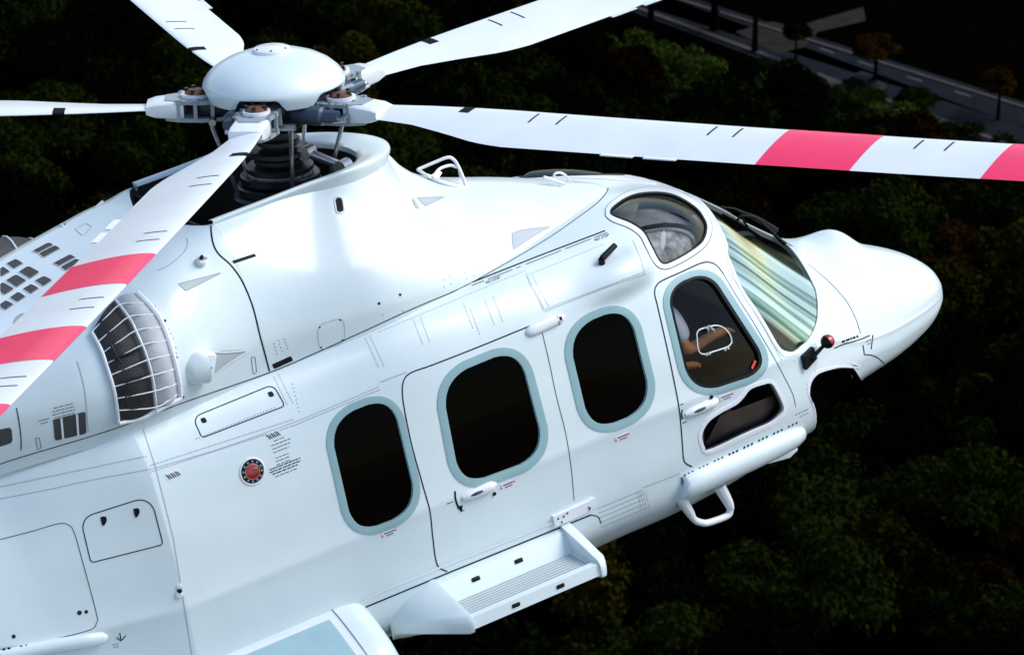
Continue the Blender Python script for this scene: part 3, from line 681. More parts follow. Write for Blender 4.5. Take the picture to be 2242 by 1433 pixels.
# hub: one part that carries its pieces
hub_mb = MB(); hub_mb.lathe([(0,-.16),(.10,-.16),(.17,-.12),(.24,-.07),(.26,0),(.24,.07),(.15,.12),(0,.13)], HUB, rZ, 30)
hub = hub_mb.build('rotor_hub', M['dsteel'], heli)
def cap_mesh():
    prof = [(.0,.325),(.06,.324),(.12,.319),(.20,.303),(.28,.274),(.34,.24),(.385,.20),(.41,.165),(.418,.14)]
    n = 120; V = []; F = []
    for k in range(n):
        q = 360*k/n; dmin = min(abs((q-p+180) % 360-180) for p, _ in BL)
        t = np.clip((dmin-15)/9, 0, 1); t = t*t*(3-2*t)
        prof2 = prof + [(.418-.006*t, .135-.03*t), (.412-.02*t, .128-.068*t)]
        for r, z in prof2: V.append(RP(r, q, z))
        V.append(RP(.400-.02*t, q, .130-.066*t)); V.append(RP(.36, q, .18))
    m = len(prof)+4
    for k in range(n):
        for i in range(m-1): F.append((k*m+i, k*m+i+1, ((k+1) % n)*m+i+1, ((k+1) % n)*m+i))
    return V, F
V, F = cap_mesh(); cap = mesh('hub_cap', V, F, M['paint'], hub, True, 60)
tc_ = MB(); tc_.lathe([(0,.345),(.095,.344),(.108,.338),(.112,.328),(.112,.31)], HUB, rZ, 40); tc_.build('cap_cover', M['white'], hub)
mbolt = MB()
for q in range(0, 360, 60): mbolt.lathe([(0,.348),(.006,.348),(.006,.34)], HUB+rot_dir(q)*.095, rZ, 8)
tag(mbolt.build('cover_bolts', M['dsteel'], hub), kind='stuff')
for psi, flap in BL:
    fr = blade_frame(psi, flap); a, le, u = fr; H_ = HUB
    def Q(r, c, z): return H_ + a*r + le*c + u*z
    g = MB()                                            # fork: two plates and a web reaching over the blade root
    for z in (.047, -.058):
        V = [Q(r, c, z+dz) for r, c in ((.26,.08),(.42,.12),(.56,.10),(.64,.06),(.64,-.06),(.56,-.10),(.42,-.12),(.26,-.08)) for dz in (-.011,.011)]
        F = [(2*i, 2*i+1, 2*((i+1) % 8)+1, 2*((i+1) % 8)) for i in range(8)] + [tuple(range(0,16,2)), tuple(range(1,16,2))[::-1]]
        g.add(V, F)
    for r_ in (.36, .46, .56):
        for c in (.112, -.112): g.box(Q(r_, c*(1 if r_ < .5 else .85), 0), (.022, .018, .13), a, le, u)
    gp = g.build('blade_grip', M['gripgrey'], hub, ang=30)
    eb = MB(); eb.box(Q(.36, 0, 0), (.24, .16, .09), a, le, u); eb.build('elastomeric_bearing', M['dsteel'], hub, bevel=.012)
    cf = MB(); 
    V = []; secs = [(.53,.10,.056),(.58,.105,.058),(.70,.105,.046),(.75,.10,.028)]
    for r, hw, hz in secs:
        for k in range(16):
            q = 2*math.pi*k/16; ce, se = math.cos(q), math.sin(q)
            V.append(Q(r, hw*math.copysign(abs(ce)**.35, ce), hz*math.copysign(abs(se)**.35, se)))
    F = [(i*16+k, i*16+(k+1) % 16, (i+1)*16+(k+1) % 16, (i+1)*16+k) for i in range(3) for k in range(16)] + [tuple(range(16))[::-1], tuple(range(48,64))]
    cf.add(V, F); cf.build('blade_cuff', M['blade'], hub, ang=40)
    dm = MB(); s = -1
    dm.tube([Q(.18,-.15,.0), Q(.23,-.16,.0), Q(.24,-.16,.0), Q(.43,-.16,0), Q(.44,-.16,0), Q(.53,-.15,0)], [.03,.03,.058,.058,.04,.035], 14)
    dm.build('lag_damper', M['damper'], hub)
    bt = MB(); 
    for k in range(9):
        r = .45+.05*(k % 3); bt.lathe([(0,.008),(.011,.008),(.012,0)], Q(r, -.11+.1*(k//3), .058), u, 8)
    for k in range(5): bt.tube([Q(.50+.02*(k % 2), -.16+.02*k, -.03), Q(.58, -.15+.03*k, -.02+.012*k)], .014, 8)
    tag(bt.build('grip_bolts', M['steel'], hub), kind='stuff')
    pl = MB(); V = []
    for z in (.059, .080):
        for k in range(20):
            q = 2*math.pi*k/20; V.append(Q(.46+.09*math.cos(q), .08*math.sin(q), z))
    pl.add(V, [(k, (k+1) % 20, 20+(k+1) % 20, 20+k) for k in range(20)] + [tuple(range(20,40)), tuple(range(20))[::-1]])
    pl.build('bearing_plate', M['white'], hub, ang=30)
    rc = MB(); rc.lathe([(0,.102),(.05,.10),(.064,.09),(.066,.08)], Q(.46,0,0), u, 18); rc.build('bearing_cap', M['rust'], hub)
    bb = MB()
    for k in range(5): bb.lathe([(0,.112),(.012,.112),(.012,.08)], Q(.46+.055*math.cos(k*1.26), .055*math.sin(k*1.26), 0), u, 8)
    tag(bb.build('bearing_bolts', M['dsteel'], hub), kind='stuff')
    ln = MB(); ln.tube([Q(.36,.17,-.05), Q(.36,.17,-.09), HUB+rot_dir(psi-28)*.27-rZ*.52], [.02,.013,.013], 8)
    ln.tube([Q(.36,.10,-.05), Q(.36,.20,-.05)], .022, 8); ln.build('pitch_link', M['steel'], hub)
# mast, swashplate, scissor link
ms = MB(); ms.lathe([(.085,-.1),(.085,-.72),(.11,-.74),(.11,-.8)], HUB, rZ, 20); ms.build('mast', M['dsteel'], hub)
sw = MB()
for z0, z1, r in ((-.24,-.20,.13),(-.30,-.26,.19),(-.35,-.31,.15),(-.40,-.36,.20),(-.46,-.41,.235),(-.52,-.47,.26),(-.57,-.535,.285),(-.63,-.58,.27),(-.68,-.64,.30)):
    sw.lathe([(.09,z0),(r-.01,z0),(r,z0+.008),(r,z1-.008),(r-.01,z1),(.09,z1)], HUB, rZ, 36)
sw.build('swashplate', M['dsteel'], hub, ang=30)
sr = MB()
for z, r in ((-.405,.19),(-.53,.27)): sr.lathe([(r-.02,z-.006),(r,z-.006),(r,z+.006),(r-.02,z+.006)], HUB, rZ, 36)
sr.build('swashplate_edge', M['steel'], hub)
rd = MB()
for q in (100, 118, 131, 158, 52, 70, 84): rd.box(RP(.285, q, -.655+.12*(q % 2)), (.012, .05, .03), rot_dir(q), rot_dir(q+90), rZ)
rd.build('red_tag', M['redcap'], hub)
sl = MB(); A0 = RP(.20, 62, -.27); A1 = RP(.40, 50, -.36); A2 = RP(.36, 50, -.56)
sl.tube([A0, A1], .026, 12); sl.tube([A1, A2], .018, 10)
for c in (A0, A1): sl.tube([c-rot_dir(-30)*.045, c+rot_dir(-30)*.045], .042, 14)
sl.build('scissor_link', M['steel'], hub)
# lip of the mast well: rolled elliptical rim, wide flange in front, open aft
n = 97; th = np.linspace(-math.pi+.56, math.pi-.56, n)
def lip_pt(t, a, b_, dz, dn=0.0):
    x = -.12+a*math.cos(t); y = b_*math.sin(t)*(1 if abs(t) < math.pi/2 else 1)
    if abs(t) > math.pi/2: x = -.12+.77*math.cos(t)*1.0; y = math.copysign(b_+.01*(abs(t)-math.pi/2), t)
    k_ = 1-.72*min(1, max(0, (abs(t)-1.2)/.9))
    return Vector((x, -y*(1 if k_ > .99 else (1-(1-k_)*(.503-b_)*-.9)), 2.70-.095*max(0, (x+.12)/.75)**1.3+dz*k_))
rows_ = [[lip_pt(t, a, b_, dz) for t in th] for a, b_, dz in ((.70,.462,-.16),(.725,.478,-.09),(.742,.49,-.045),(.757,.50,-.02),(.762,.503,0),(.757,.499,.014),(.74,.488,.019),(.66,.462,.012),(.58,.438,0),(.54,.425,-.012),(.53,.418,-.04))]
V = [p for r_ in rows_ for p in r_]; F = [(k*n+i, k*n+i+1, (k+1)*n+i+1, (k+1)*n+i) for k in range(len(rows_)-1) for i in range(n-1)]
mesh('cowling_lip', V, F, M['paint'], cowl, True, 60)
well = [rows_[-1], [p+Vector((0,0,-.45)) for p in rows_[-1]]]; V = well[0]+well[1]
mesh('mast_well', V, [(i, i+1, n+i+1, n+i) for i in range(n-1)], M['dark'], cowl, True)
fl = MB(); fl.box((-.22, 0, 2.28), (1.08, .8, .03)); fl.box((-.80, 0, 2.45), (.02, .9, .4)); fl.build('transmission_deck', M['dark'], heli)
gb = MB(); gb.lathe([(.34,2.28),(.33,2.38),(.27,2.44),(.12,2.46),(.0,2.46)], (0,0,0), (0,0,1), 24); gb.build('gearbox', M['panelgrey'], heli)

# ------------------------------------------------------------------ exterior fittings, panel gaps and markings
D_ALL, D_HULL, D_COWL = drape_px(B_ALL), drape_px(B_HULL), drape_px(B_COWL)
def seam(name, pts, w=.006, m='gap', parent=heli, dr=D_ALL, lift=.0018, closed=False):
    mb = MB(); ribbon_mb(mb, pts, w, dr, lift, closed); return mb.build(name, M[m], parent)
def patch_mb(mb, poly, dr, lift=.002, edge=.004):
    """small plate laid on the skin"""
    poly = resample(poly, 7, True); n = len(poly); c = np.mean(np.array(poly), axis=0)
    V = [dr(q, -edge)[0] for q in poly] + [dr(q, lift)[0] for q in poly] + [dr(c+(np.array(q)-c)*.5, lift)[0] for q in poly] + [dr(c, lift)[0]]
    F = [(i, (i+1) % n, n+(i+1) % n, n+i) for i in range(n)] + [(n+i, n+(i+1) % n, 2*n+(i+1) % n, 2*n+i) for i in range(n)] + [(2*n+i, 2*n+(i+1) % n, 3*n) for i in range(n)]
    mb.add(V, F)
def patch(name, poly, m, parent=heli, dr=D_ALL, lift=.002):
    mb = MB(); patch_mb(mb, poly, dr, lift); return mb.build(name, M[m] if isinstance(m, str) else m, parent, ang=50)
def dot_mb(mb, px, py, r, dr=D_ALL, h=.003, n=8):
    p, nn = dr((px, py), 0); mb.lathe([(r, -.002), (r, h*.6), (r*.7, h), (0, h)], p, nn, n)
def blob(name, pts, rads, m, parent=heli, dr=D_ALL, flat=.55, sink=.3, n=14):
    """rounded fairing following the skin: tube of half-ellipse section"""
    mb = MB(); N = len(pts); D = [dr(q, 0) for q in pts]; V = []
    for i in range(N):
        a = D[max(i-1, 0)][0]; b = D[min(i+1, N-1)][0]; t = (b-a).normalized(); nn = D[i][1]; s = t.cross(nn).normalized(); nn = s.cross(t).normalized()
        for k in range(n):
            q = 2*math.pi*k/n; V.append(D[i][0] + s*rads[i]*math.cos(q) + nn*(rads[i]*flat*math.sin(q)+rads[i]*sink*.2))
    F = [(i*n+k, i*n+(k+1) % n, (i+1)*n+(k+1) % n, (i+1)*n+k) for i in range(N-1) for k in range(n)] + [tuple(range(n))[::-1], tuple((N-1)*n+k for k in range(n))]
    mb.add(V, F); return mb.build(name, M[m], parent, ang=60)
def lens_line(a, b, n=9): return [np.array(a)+(np.array(b)-np.array(a))*t for t in np.linspace(0, 1, n)]
def pill_r(r, n=9): return [r*max(.05, (1-abs(2*t-1)**5)**.5) for t in np.linspace(0, 1, n)]

# doors and big seams
seam('door_gap', cr([(1180,705),(1040,762),(945,799),(905,813),(888,825),(881,846),(884,888),(902,976),(925,1059),(941,1117),(947,1171),(953,1219),(961,1241),(979,1250)], 6), .0075, parent=door_o)
seam('door_gap', cr([(1187,727),(1203,795),(1218,866),(1238,946),(1250,1019),(1257,1095)], 6), .004, parent=door_o)
seam('door_rail', [(833,836),(890,814)], .005, 'line')
seam('sill_gap', [(742,1352),(981,1253),(1294,1126)], .010)
seam('sill_gap', cr([(1294,1126),(1309,1130),(1316,1145)], 5), .006)
seam('door_gap', cr([(1515,1021),(1501,1013),(1496,1000),(1493,959),(1487,895),(1475,830),(1459,755),(1440,672),(1433,640),(1440,621),(1460,609),(1490,596),(1532,577),(1553,574),(1570,582),(1584,600)], 6), .008, parent=cdoor_o)
seam('door_gap', cr([(1584,600),(1615,652),(1649,705),(1693,780),(1713,817),(1735,861),(1742,890)], 6), .004, parent=cdoor_o)
seam('pillar_seam', cr([(1592,590),(1625,640),(1662,700),(1700,768),(1712,790)], 6), .003, 'line')
seam('nose_seam', cr([(1769,578),(1811,613),(1850,655),(1872,694),(1884,730)], 8), .005, parent=noseo)
seam('cowling_seam', cr([(0,1015),(46,1000),(250,938),(400,881),(590,815),(700,768),(800,723),(900,677),(1010,630),(1080,592),(1150,552),(1210,515),(1260,480),(1297,453),(1320,432),(1331,414),(1328,402)], 7), .006, parent=cowl)
seam('cowling_joint', cr([(467,470),(462,495),(466,530),(478,555),(505,580),(530,615),(553,670),(568,730),(580,775),(590,812)], 7), .009, parent=cowl, dr=D_COWL)
seam('cowling_joint', cr([(169,791),(180,830),(186,860),(190,905),(193,946)], 6), .0045, 'line', ecowl, D_COWL)
seam('cowling_joint', cr([(36,892),(42,925),(46,960),(46,985)], 6), .006, 'gap', ecowl, D_COWL)
seam('lap_joint', cr([(330,1026),(420,1000),(500,975),(640,925),(740,884),(830,846)], 6), .0035, 'line', dr=D_HULL)
seam('lap_joint', cr([(0,1091),(100,1072),(200,1050),(330,1026)], 6), .0035, 'line', dr=D_HULL)
seam('lap_joint', cr([(1192,682),(1260,655),(1330,628),(1412,600)], 6), .0035, 'line', dr=D_HULL)
seam('lap_joint', cr([(1412,600),(1400,560),(1385,525)], 6), .003, 'line', dr=D_HULL)
seam('lap_joint', cr([(1152,598),(1160,622),(1178,655),(1190,680)], 6), .003, 'line', dr=D_HULL)
seam('lap_joint', [(312,935),(340,1020),(380,1180),(420,1433)], .004, 'line', dr=D_HULL)
seam('walkway_line', [(1036,617),(1180,560),(1325,505)], .012, 'ink', dr=D_HULL)
wl = MB()
for a, b in ((0,.09),(.12,.30),(.33,.36),(.40,.66),(.69,.88),(.90,1.0)):
    A, B = np.array((1033,625)), np.array((1330,509)); ribbon_mb(wl, [A+(B-A)*a, A+(B-A)*b], .005, D_HULL, .002)
wl.build('walkway_dashes', M['ink'], heli)
# ledge above the sill
seam('sill_ledge', cr([(775,1335),(800,1312),(830,1294),(880,1273),(1208,1142)], 8), .014, 'white', lift=.008)

# access panels
def panel(outline, w, parent, dr=D_HULL, m='gap', name='access_panel_gap'): return seam(name, outline, w, m, parent, dr, closed=True)
panel(rpoly([(422,913),(598,841),(624,888),(442,958)], [16,14,6,6]), .006, heli)
sq = MB()
for x, y in ((446,919),(593,862)): patch('panel_latch', [(x-7,y-3),(x+3,y-7),(x+7,y+4),(x-3,y+8)], 'ink', heli, D_HULL, .003)
panel(rpoly([(176,1133),(330,1084),(357,1191),(199,1231)], [26,34,5,5]), .006, tailo)
for x, y in ((227,1139),(299,1121)):
    patch('panel_latch', [(x-7,y-8),(x+5,y-11),(x+8,y+3),(x+2,y+5),(x+2,y+12),(x-2,y+12),(x-2,y+6),(x-5,y+6)], 'ink', tailo, D_HULL, .003)
seam('access_panel_gap', cr([(0,1180),(70,1162),(125,1146),(148,1147),(162,1163),(180,1225),(212,1345),(211,1362),(196,1378),(100,1402),(0,1420)], 6), .004, 'gap', tailo, D_HULL)
for x, y, r in ((174,1340,.014),(189,1338,.011),(30,1392,.012)):
    mb = MB(); dot_mb(mb, x, y, r, D_HULL); mb.build('panel_screw', M['dsteel'], tailo)
mb = MB(); dot_mb(mb, 393, 1283, .02, D_HULL, .006); dot_mb(mb, 392, 1300, .022, D_HULL, .012); mb.build('tie_down_fitting', M['white'], heli)
mb = MB(); dot_mb(mb, 393, 1292, .014, D_HULL, .016); mb.build('fitting_bore', M['ink'], heli)
panel(rpoly([(694,712),(752,694),(756,748),(699,768)], 14), .003, cowl, D_COWL, 'line')
cs = MB()
for x, y in ((700,716),(745,700),(750,744),(703,760)): dot_mb(cs, x, y, .006, D_COWL)
tag(cs.build('panel_screws', M['dsteel'], cowl), kind='stuff')
panel([(550,782),(558,780),(562,815),(554,818)], .003, ecowl, D_COWL); panel([(78,958),(86,956),(90,981),(82,984)], .003, ecowl, D_COWL)
patch('placard', [(508,571),(557,555),(561,561),(512,577)], 'ink', cowl, D_COWL); patch('placard', [(596,797),(638,778),(641,789),(599,808)], 'ink', cowl, D_COWL)

# fuel filler
fl_ = MB(); p, nn = on_skin(552, 1031, B_HULL)
fl_.lathe([(.082,-.01),(.082,.004),(.074,.007),(.070,.003)], p, nn, 40); ff = fl_.build('fuel_filler', M['white'], heli)
mb = MB(); mb.lathe([(.071,.001),(.071,.004),(.046,.0045),(.0,.0045)], p, nn, 36); mb.build('filler_well', M['ink'], ff)
mb = MB(); mb.lathe([(.044,.004),(.044,.009),(.038,.012),(.0,.012)], p, nn, 30); mb.build('filler_cap', M['redcap'], ff)
u_ = nn.orthogonal().normalized(); w_ = nn.cross(u_); mb = MB()
for k in range(12):
    q = k*math.pi/6; mb.lathe([(.0065,.004),(.0065,.008),(0,.009)], p+(u_*math.cos(q)+w_*math.sin(q))*.058, nn, 8)
tag(mb.build('filler_screws', M['steel'], ff), kind='stuff')
mb = MB(); mb.lathe([(.047,.004),(.047,.007),(.043,.007)], p, nn, 30); mb.box(p+nn*.012-Vector((0,0,.0))+Vector((.03,0,.01)), (.05,.012,.012)); mb.build('filler_latch', M['steel'], ff)

# lettering: placards too small to read are rows of broken dashes
def textlines(x0, y0, rows, ang=-21.5, pitch=9.2, dr=D_HULL, name='placard_text', parent=heli, m='ink', h=.0042, seed=1):
    r = random.Random(seed); mb = MB(); ca, sa = math.cos(rad(ang)), math.sin(rad(ang))
    for i, (a, b) in enumerate(rows):
        x = a
        while x < b:
            l = r.uniform(4, 11); e = min(x+l, b); oy = i*pitch
            q = [(x0+u*ca-oy*sa*.3, y0+u*sa+oy) for u in (x, e)]; ribbon_mb(mb, q, h, dr, .0016, False, 4); x = e+r.uniform(1.2, 2.6)
    return mb.build(name, M[m], parent)
textlines(592, 968, [(8,32),(0,46),(3,44),(4,40)], pitch=8, seed=2); textlines(602, 1003, [(2,34),(2,34),(2,34)], pitch=7.5, seed=3)
textlines(590, 1028, [(0,72),(0,72),(6,66)], pitch=6, seed=4, h=.0065); textlines(603, 1043, [(0,50)], seed=5)
textlines(118, 893, [(0,44),(-4,46),(-4,46),(0,44)], -14, 7, D_COWL, parent=ecowl, seed=6); textlines(84, 921, [(0,24),(4,22)], -14, 7, D_COWL, parent=ecowl, seed=7)
textlines(1740, 908, [(0,34),(10,32)], -24, 8, seed=8); textlines(246, 1411, [(0,16),(2,14)], -14, 6, parent=tailo, seed=9)
def hatch(x, y, w, h):
    A = -21.5; ca, sa = math.cos(rad(A)), math.sin(rad(A)); c = lambda u, v: (x+u*ca+v*.22, y+u*sa+v)
    patch('step_placard', [c(0,0), c(w,0), c(w,h), c(0,h)], 'white', heli, D_HULL, .0015); mb = MB()
    for k in range(6): ribbon_mb(mb, [c(w*.02+w*k*.15, h*.15+h*.1*(k % 2)), c(w*.02+w*k*.15+w*.2, h*.85)], .006, D_HULL, .003)
    mb.build('hatch_lines', M['ink'], heli)
hatch(582, 949, 32, 17); hatch(362, 1036, 33, 18)
def font(text, px, py, h_px, ang, dr=D_HULL, parent=heli, m='ink', name='lettering'):
    cu = bpy.data.curves.new('t', 'FONT'); cu.body = text; cu.size = 1.0; o = bpy.data.objects.new('t', cu); COL.objects.link(o)
    bpy.context.view_layer.update(); me = bpy.data.meshes.new_from_object(o.evaluated_get(bpy.context.evaluated_depsgraph_get())); bpy.data.objects.remove(o)
    s = h_px/.7; ca, sa = math.cos(rad(ang)), math.sin(rad(ang))
    for v in me.vertices:
        X, Y = v.co.x*s, v.co.y*s; v.co = dr((px+X*ca-Y*(.18), py+X*sa-Y), .0022)[0]
    me.materials.clear(); me.update(); return link(name, me, M[m], parent)
font('NO STEP', 1064, 622, 6, -21); font('NO STEP', 1302, 529, 6, -21)
textlines(1843, 748, [(0,38)], -19, 8, parent=noseo, seed=12, h=.014); textlines(1896, 748, [(0,12),(3,10)], -30, 7, parent=noseo, seed=13, h=.006)
# window placards: white strip, violet print, orange ends
M['violet'] = mat('violet_print', (.16, .07, .18), .6)
for x, y in ((836,1170),(1096,1064),(1347,960),(1574,872)):
    c = lambda u, v: (x+u*.93+v*.2, y-u*.37+v)
    patch('window_placard', [c(0,-4), c(34,-4), c(34,7), c(0,7)], 'white', heli, D_HULL, .0015)
    patch('placard_end', [c(0,-1), c(3,-1), c(3,8), c(0,8)], 'orange', heli, D_HULL, .003); patch('placard_end', [c(31,-4), c(34,-4), c(34,5), c(31,5)], 'orange', heli, D_HULL, .003)
    mb = MB(); ribbon_mb(mb, [c(5,0), c(29,0)], .008, D_HULL, .003); ribbon_mb(mb, [c(9,5), c(26,5)], .006, D_HULL, .003); mb.build('placard_print', M['violet'], heli)

# handles
def handle(a, b, parent):
    h = blob('door_handle', lens_line(a, b), [.014,.026,.030,.031,.032,.033,.034,.030,.012], 'white', parent, D_HULL, .8, .5)
    a2 = np.array(a)+(np.array(b)-np.array(a))*.2; b2 = np.array(a)+(np.array(b)-np.array(a))*.6
    blob('finger_recess', lens_line(a2, b2, 5), [.004,.010,.011,.010,.004], 'damper', parent, lambda q, l: on_skin(q[0], q[1]-2, B_HULL, .024), .6, .3)
    return h
handle((1012,1090), (1086,1058), door_o); handle((1500,908), (1572,876), cdoor_o)
seam('handle_arrow', cr([(996,1074),(997,1090),(1001,1104),(1007,1113)], 5), .012, 'ink', door_o, D_HULL)
patch('handle_arrow', [(1000,1110),(1013,1104),(1011,1120)], 'ink', door_o, D_HULL); seam('handle_mark', [(978,1102),(992,1097)], .005, 'ink', door_o, D_HULL); seam('handle_mark', [(1008,1119),(1017,1115)], .005, 'ink', door_o, D_HULL)
mb = MB(); dot_mb(mb, 1082, 1080, .012, D_HULL, .01); mb.build('handle_lock', M['ink'], door_o)
mb = MB(); dot_mb(mb, 1557, 868, .012, D_HULL, .012); mb.build('handle_lock', M['ink'], cdoor_o)
seam('handle_arrow', cr([(1494,896),(1492,905),(1494,917)], 4), .010, 'ink', cdoor_o, D_HULL); seam('handle_mark', [(1489,886),(1496,883)], .006, 'ink', cdoor_o, D_HULL); seam('handle_mark', [(1494,926),(1503,922)], .006, 'ink', cdoor_o, D_HULL)
# door hinges
hg = blob('door_roller_cover', lens_line((1148,731), (1238,690), 11), pill_r(.036, 11), 'white', heli, D_HULL, .55, .5)
seam('cover_joint', [(1216,690),(1222,713)], .004, 'gap', heli, lambda q, l: on_skin(q[0], q[1], B_HULL, .022)); patch('cover_mark', [(1221,693),(1225,691),(1227,701),(1223,703)], 'ink', heli, lambda q, l: on_skin(q[0], q[1], B_HULL, .024+l))
pl_ = patch('lower_hinge', [(1208,1128),(1290,1092),(1296,1086),(1302,1090),(1301,1104),(1278,1120),(1212,1150)], 'white', heli, D_HULL, .02)
mb = MB()
for x, y in ((1218,1132),(1230,1127),(1226,1139),(1238,1120)): dot_mb(mb, x, y, .008, D_HULL, .024)
tag(mb.build('hinge_bolts', M['ink'], heli), kind='stuff')
patch('hinge_slot', [(1284,1105),(1288,1103),(1290,1112),(1286,1114)], 'ink', heli, D_HULL, .024)

# lower float fairing under the cockpit door
ff_ = blob('float_fairing', [(1492,1066),(1500,1064),(1530,1050),(1580,1027),(1640,1001),(1700,973),(1735,957),(1750,950),(1756,947)], [.070,.085,.088,.088,.088,.085,.075,.058,.03], 'paint', heli, D_HULL, .75, .6, 20)
mb = MB(); A, B = np.array((1497,1041)), np.array((1757,919))
for gq in range(8):
    for k in range(3):
        t = gq/8+.032*k+.01; q = A+(B-A)*t; dot_mb(mb, q[0], q[1], .0085, D_HULL, .004, 8)
tag(mb.build('fairing_screws', M['ink'], heli), kind='stuff')
seam('fairing_end_line', cr([(1490,1043),(1494,1060),(1492,1080),(1488,1092)], 5), .012, 'damper', heli, lambda q, l: on_skin(q[0], q[1], B_HULL, .008))
# belly strakes and rivets there
def rivets(rows, r=.0055, dr=D_HULL, name='rivets', parent=heli, m='white'):
    mb = MB()
    for a, b, n in rows:
        for t in np.linspace(0, 1, n):
            q = np.array(a)+(np.array(b)-np.array(a))*t; p, nn = dr(q, 0); uu = nn.orthogonal().normalized(); ww = nn.cross(uu)
            mb.add([p+nn*.0035]+[p+(uu*math.cos(k*2*math.pi/6)+ww*math.sin(k*2*math.pi/6))*r for k in range(6)], [(0, k+1, (k+1) % 6+1) for k in range(6)])
    o = mb.build(name, M[m], parent, ang=80); tag(o, kind='stuff'); return o
M['rivet'] = mat('rivet', (.36, .40, .43), .4)
rows = []
for k in range(5): rows.append(((1310+2*k,1112+10*k),(1405+2*k,1072+10*k),26))
for k in range(4): rows.append(((1396+6*k,1076),(1404+6*k,1112),9))
rows += [((1410,1066),(1488,1036),20),((330,1032),(640,932),60),((640,932),(830,853),40),((330,1018),(640,918),60)]
for x, y in ((905,690),(920,684),(1015,655),(1030,668),(1062,648),(1080,640)): rows.append(((x,y+10),(x+20,y+62),11))
rows += [((810,735),(840,800),13),((800,740),(828,802),13),((610,820),(640,880),12),((600,826),(628,884),12),((830,726),(1150,592),58),((1160,600),(1320,535),32),((1195,676),(1405,597),44),((1166,604),(1200,668),14),((1156,606),(1190,672),14)]
rows += [((1600,590),(1700,765),26),((1740,790),(1800,740),9),((1785,812),(1880,800),14),((1765,840),(1780,910),8)]
rows += [((0,1065),(320,998),60),((430,960),(600,892),30),((640,840),(655,900),8)]
rivets(rows, m='rivet')
rivets([((390,860),(385,760),9),((380,740),(340,670),8),((610,745),(618,768),4),((622,742),(630,762),4),((600,752),(606,774),4),((830,664),(875,645),2),((838,690),(882,680),2),((970,612),(985,606),2),((972,628),(988,622),2),((1020,598),(1036,592),2),((1022,610),(1038,604),2)], .006, D_COWL, 'cowling_fasteners', cowl, 'rivet')
mb = MB()
for x, y in ((361,702),(386,782),(401,869),(830,664),(876,645)): dot_mb(mb, x, y, .009, D_COWL)
tag(mb.build('cowling_latches', M['ink'], ecowl), kind='stuff')

# cowling ducts and vents
def scoop(poly, m, parent, depth=.025, name='flush_inlet'):
    """sunken triangular duct: rim on the skin, floor below a raised lip"""
    seam(name+'_rim', poly, .006, 'line', parent, D_COWL, .002, True)
    return patch(name, poly, m, parent, D_COWL, .0015)
M['duct'] = mat('duct_grey', (.42, .46, .48), .5)
scoop([(1121,511),(1140,504),(1204,496),(1170,515),(1124,546)], 'duct', cowl); scoop([(391,621),(484,597),(407,637)], 'duct', ecowl)
seam('vent_flap', [(904,436),(914,456)], .030, 'duct', cowl, D_COWL, .004); scoop([(914,433),(973,431),(931,451)], 'duct', cowl)
sl_ = patch('vent_slot', rpoly([(733,433),(747,432),(752,464),(738,466)], 6), 'ink', cowl, D_COWL, .004); ring('vent_rim', rpoly([(729,430),(750,429),(756,467),(735,469)], 7), rpoly([(732,433),(747,432),(752,464),(738,466)], 6)[:len(rpoly([(729,430),(750,429),(756,467),(735,469)], 7))] if False else offset2(rpoly([(729,430),(750,429),(756,467),(735,469)], 7), 3), M['white'], cowl, D_COWL, .006)
# rear side scoop: blister with open mouth
_o = rpoly([(405,800),(424,768),(462,764),(449,836),(414,842)], [10,8,5,6,8]); _c = np.array((446, 800)); mb = MB(); V = []; n = len(_o)
for k_, sc_ in ((0, 1.0), (.4, .97), (.75, .88), (1.0, .72), (1.0, .05)):
    for q in _o:
        q2 = _c+(np.array(q)-_c)*sc_; w_ = min(1, max(0, (q2[0]-404)/40)); V.append(D_COWL(q2, -.004+.075*k_*(.35+.65*w_))[0])
mb.add(V, [(j*n+i, j*n+(i+1) % n, (j+1)*n+(i+1) % n, (j+1)*n+i) for j in range(4) for i in range(n)]); mb.build('exhaust_scoop', M['paint'], ecowl, ang=50)
scoop([(458,770),(545,765),(456,828)], 'duct', ecowl)
seam('duct_lip', cr([(460,769),(500,770),(545,765)], 5), .010, 'white', ecowl, D_COWL, .006); seam('duct_lip', cr([(545,766),(500,795),(457,828)], 5), .010, 'white', ecowl, D_COWL, .006)
mb = MB(); dot_mb(mb, 440, 573, .032, D_COWL, .03, 12); dot_mb(mb, 447, 566, .02, D_COWL, .05, 10); mb.build('lifting_fitting', M['white'], ecowl); mb = MB(); dot_mb(mb, 439, 570, .012, D_COWL, .055, 8); mb.build('fitting_bore', M['ink'], ecowl)
seam('oval_panel', cr([(408,520),(411,530),(407,545),(395,560),(370,580),(345,592)], 6), .004, 'line', ecowl, D_COWL)

# deck grilles
G4 = lambda pts: [(x/2.986, 420+y/2.986) for x, y in pts]
for q in ([(210,388),(318,330),(355,347),(246,403)],[(250,405),(360,350),(397,370),(285,432)],[(345,468),(460,408),(495,428),(385,487)],[(395,492),(500,435),(538,455),(425,518)],
          [(40,470),(105,437),(155,468),(88,507)],[(0,505),(20,487),(70,522),(0,560)],[(120,525),(185,483),(262,525),(195,570)],[(37,580),(105,538),(178,580),(105,627)],[(0,605),(20,590),(95,635),(30,675),(0,660)],
          [(225,582),(290,548),(345,578),(282,620)],[(147,635),(205,602),(258,630),(198,670)],[(62,693),(120,652),(172,685),(110,724)],[(0,735),(40,708),(92,735),(35,775),(0,757)],[(875,65),(910,42),(970,72),(930,95)]):
    q = G4(q); gq = patch('deck_grille', q, 'grille', ecowl, D_COWL, .002); seam('grille_frame', q, .004, 'white', gq, D_COWL, .004, True)
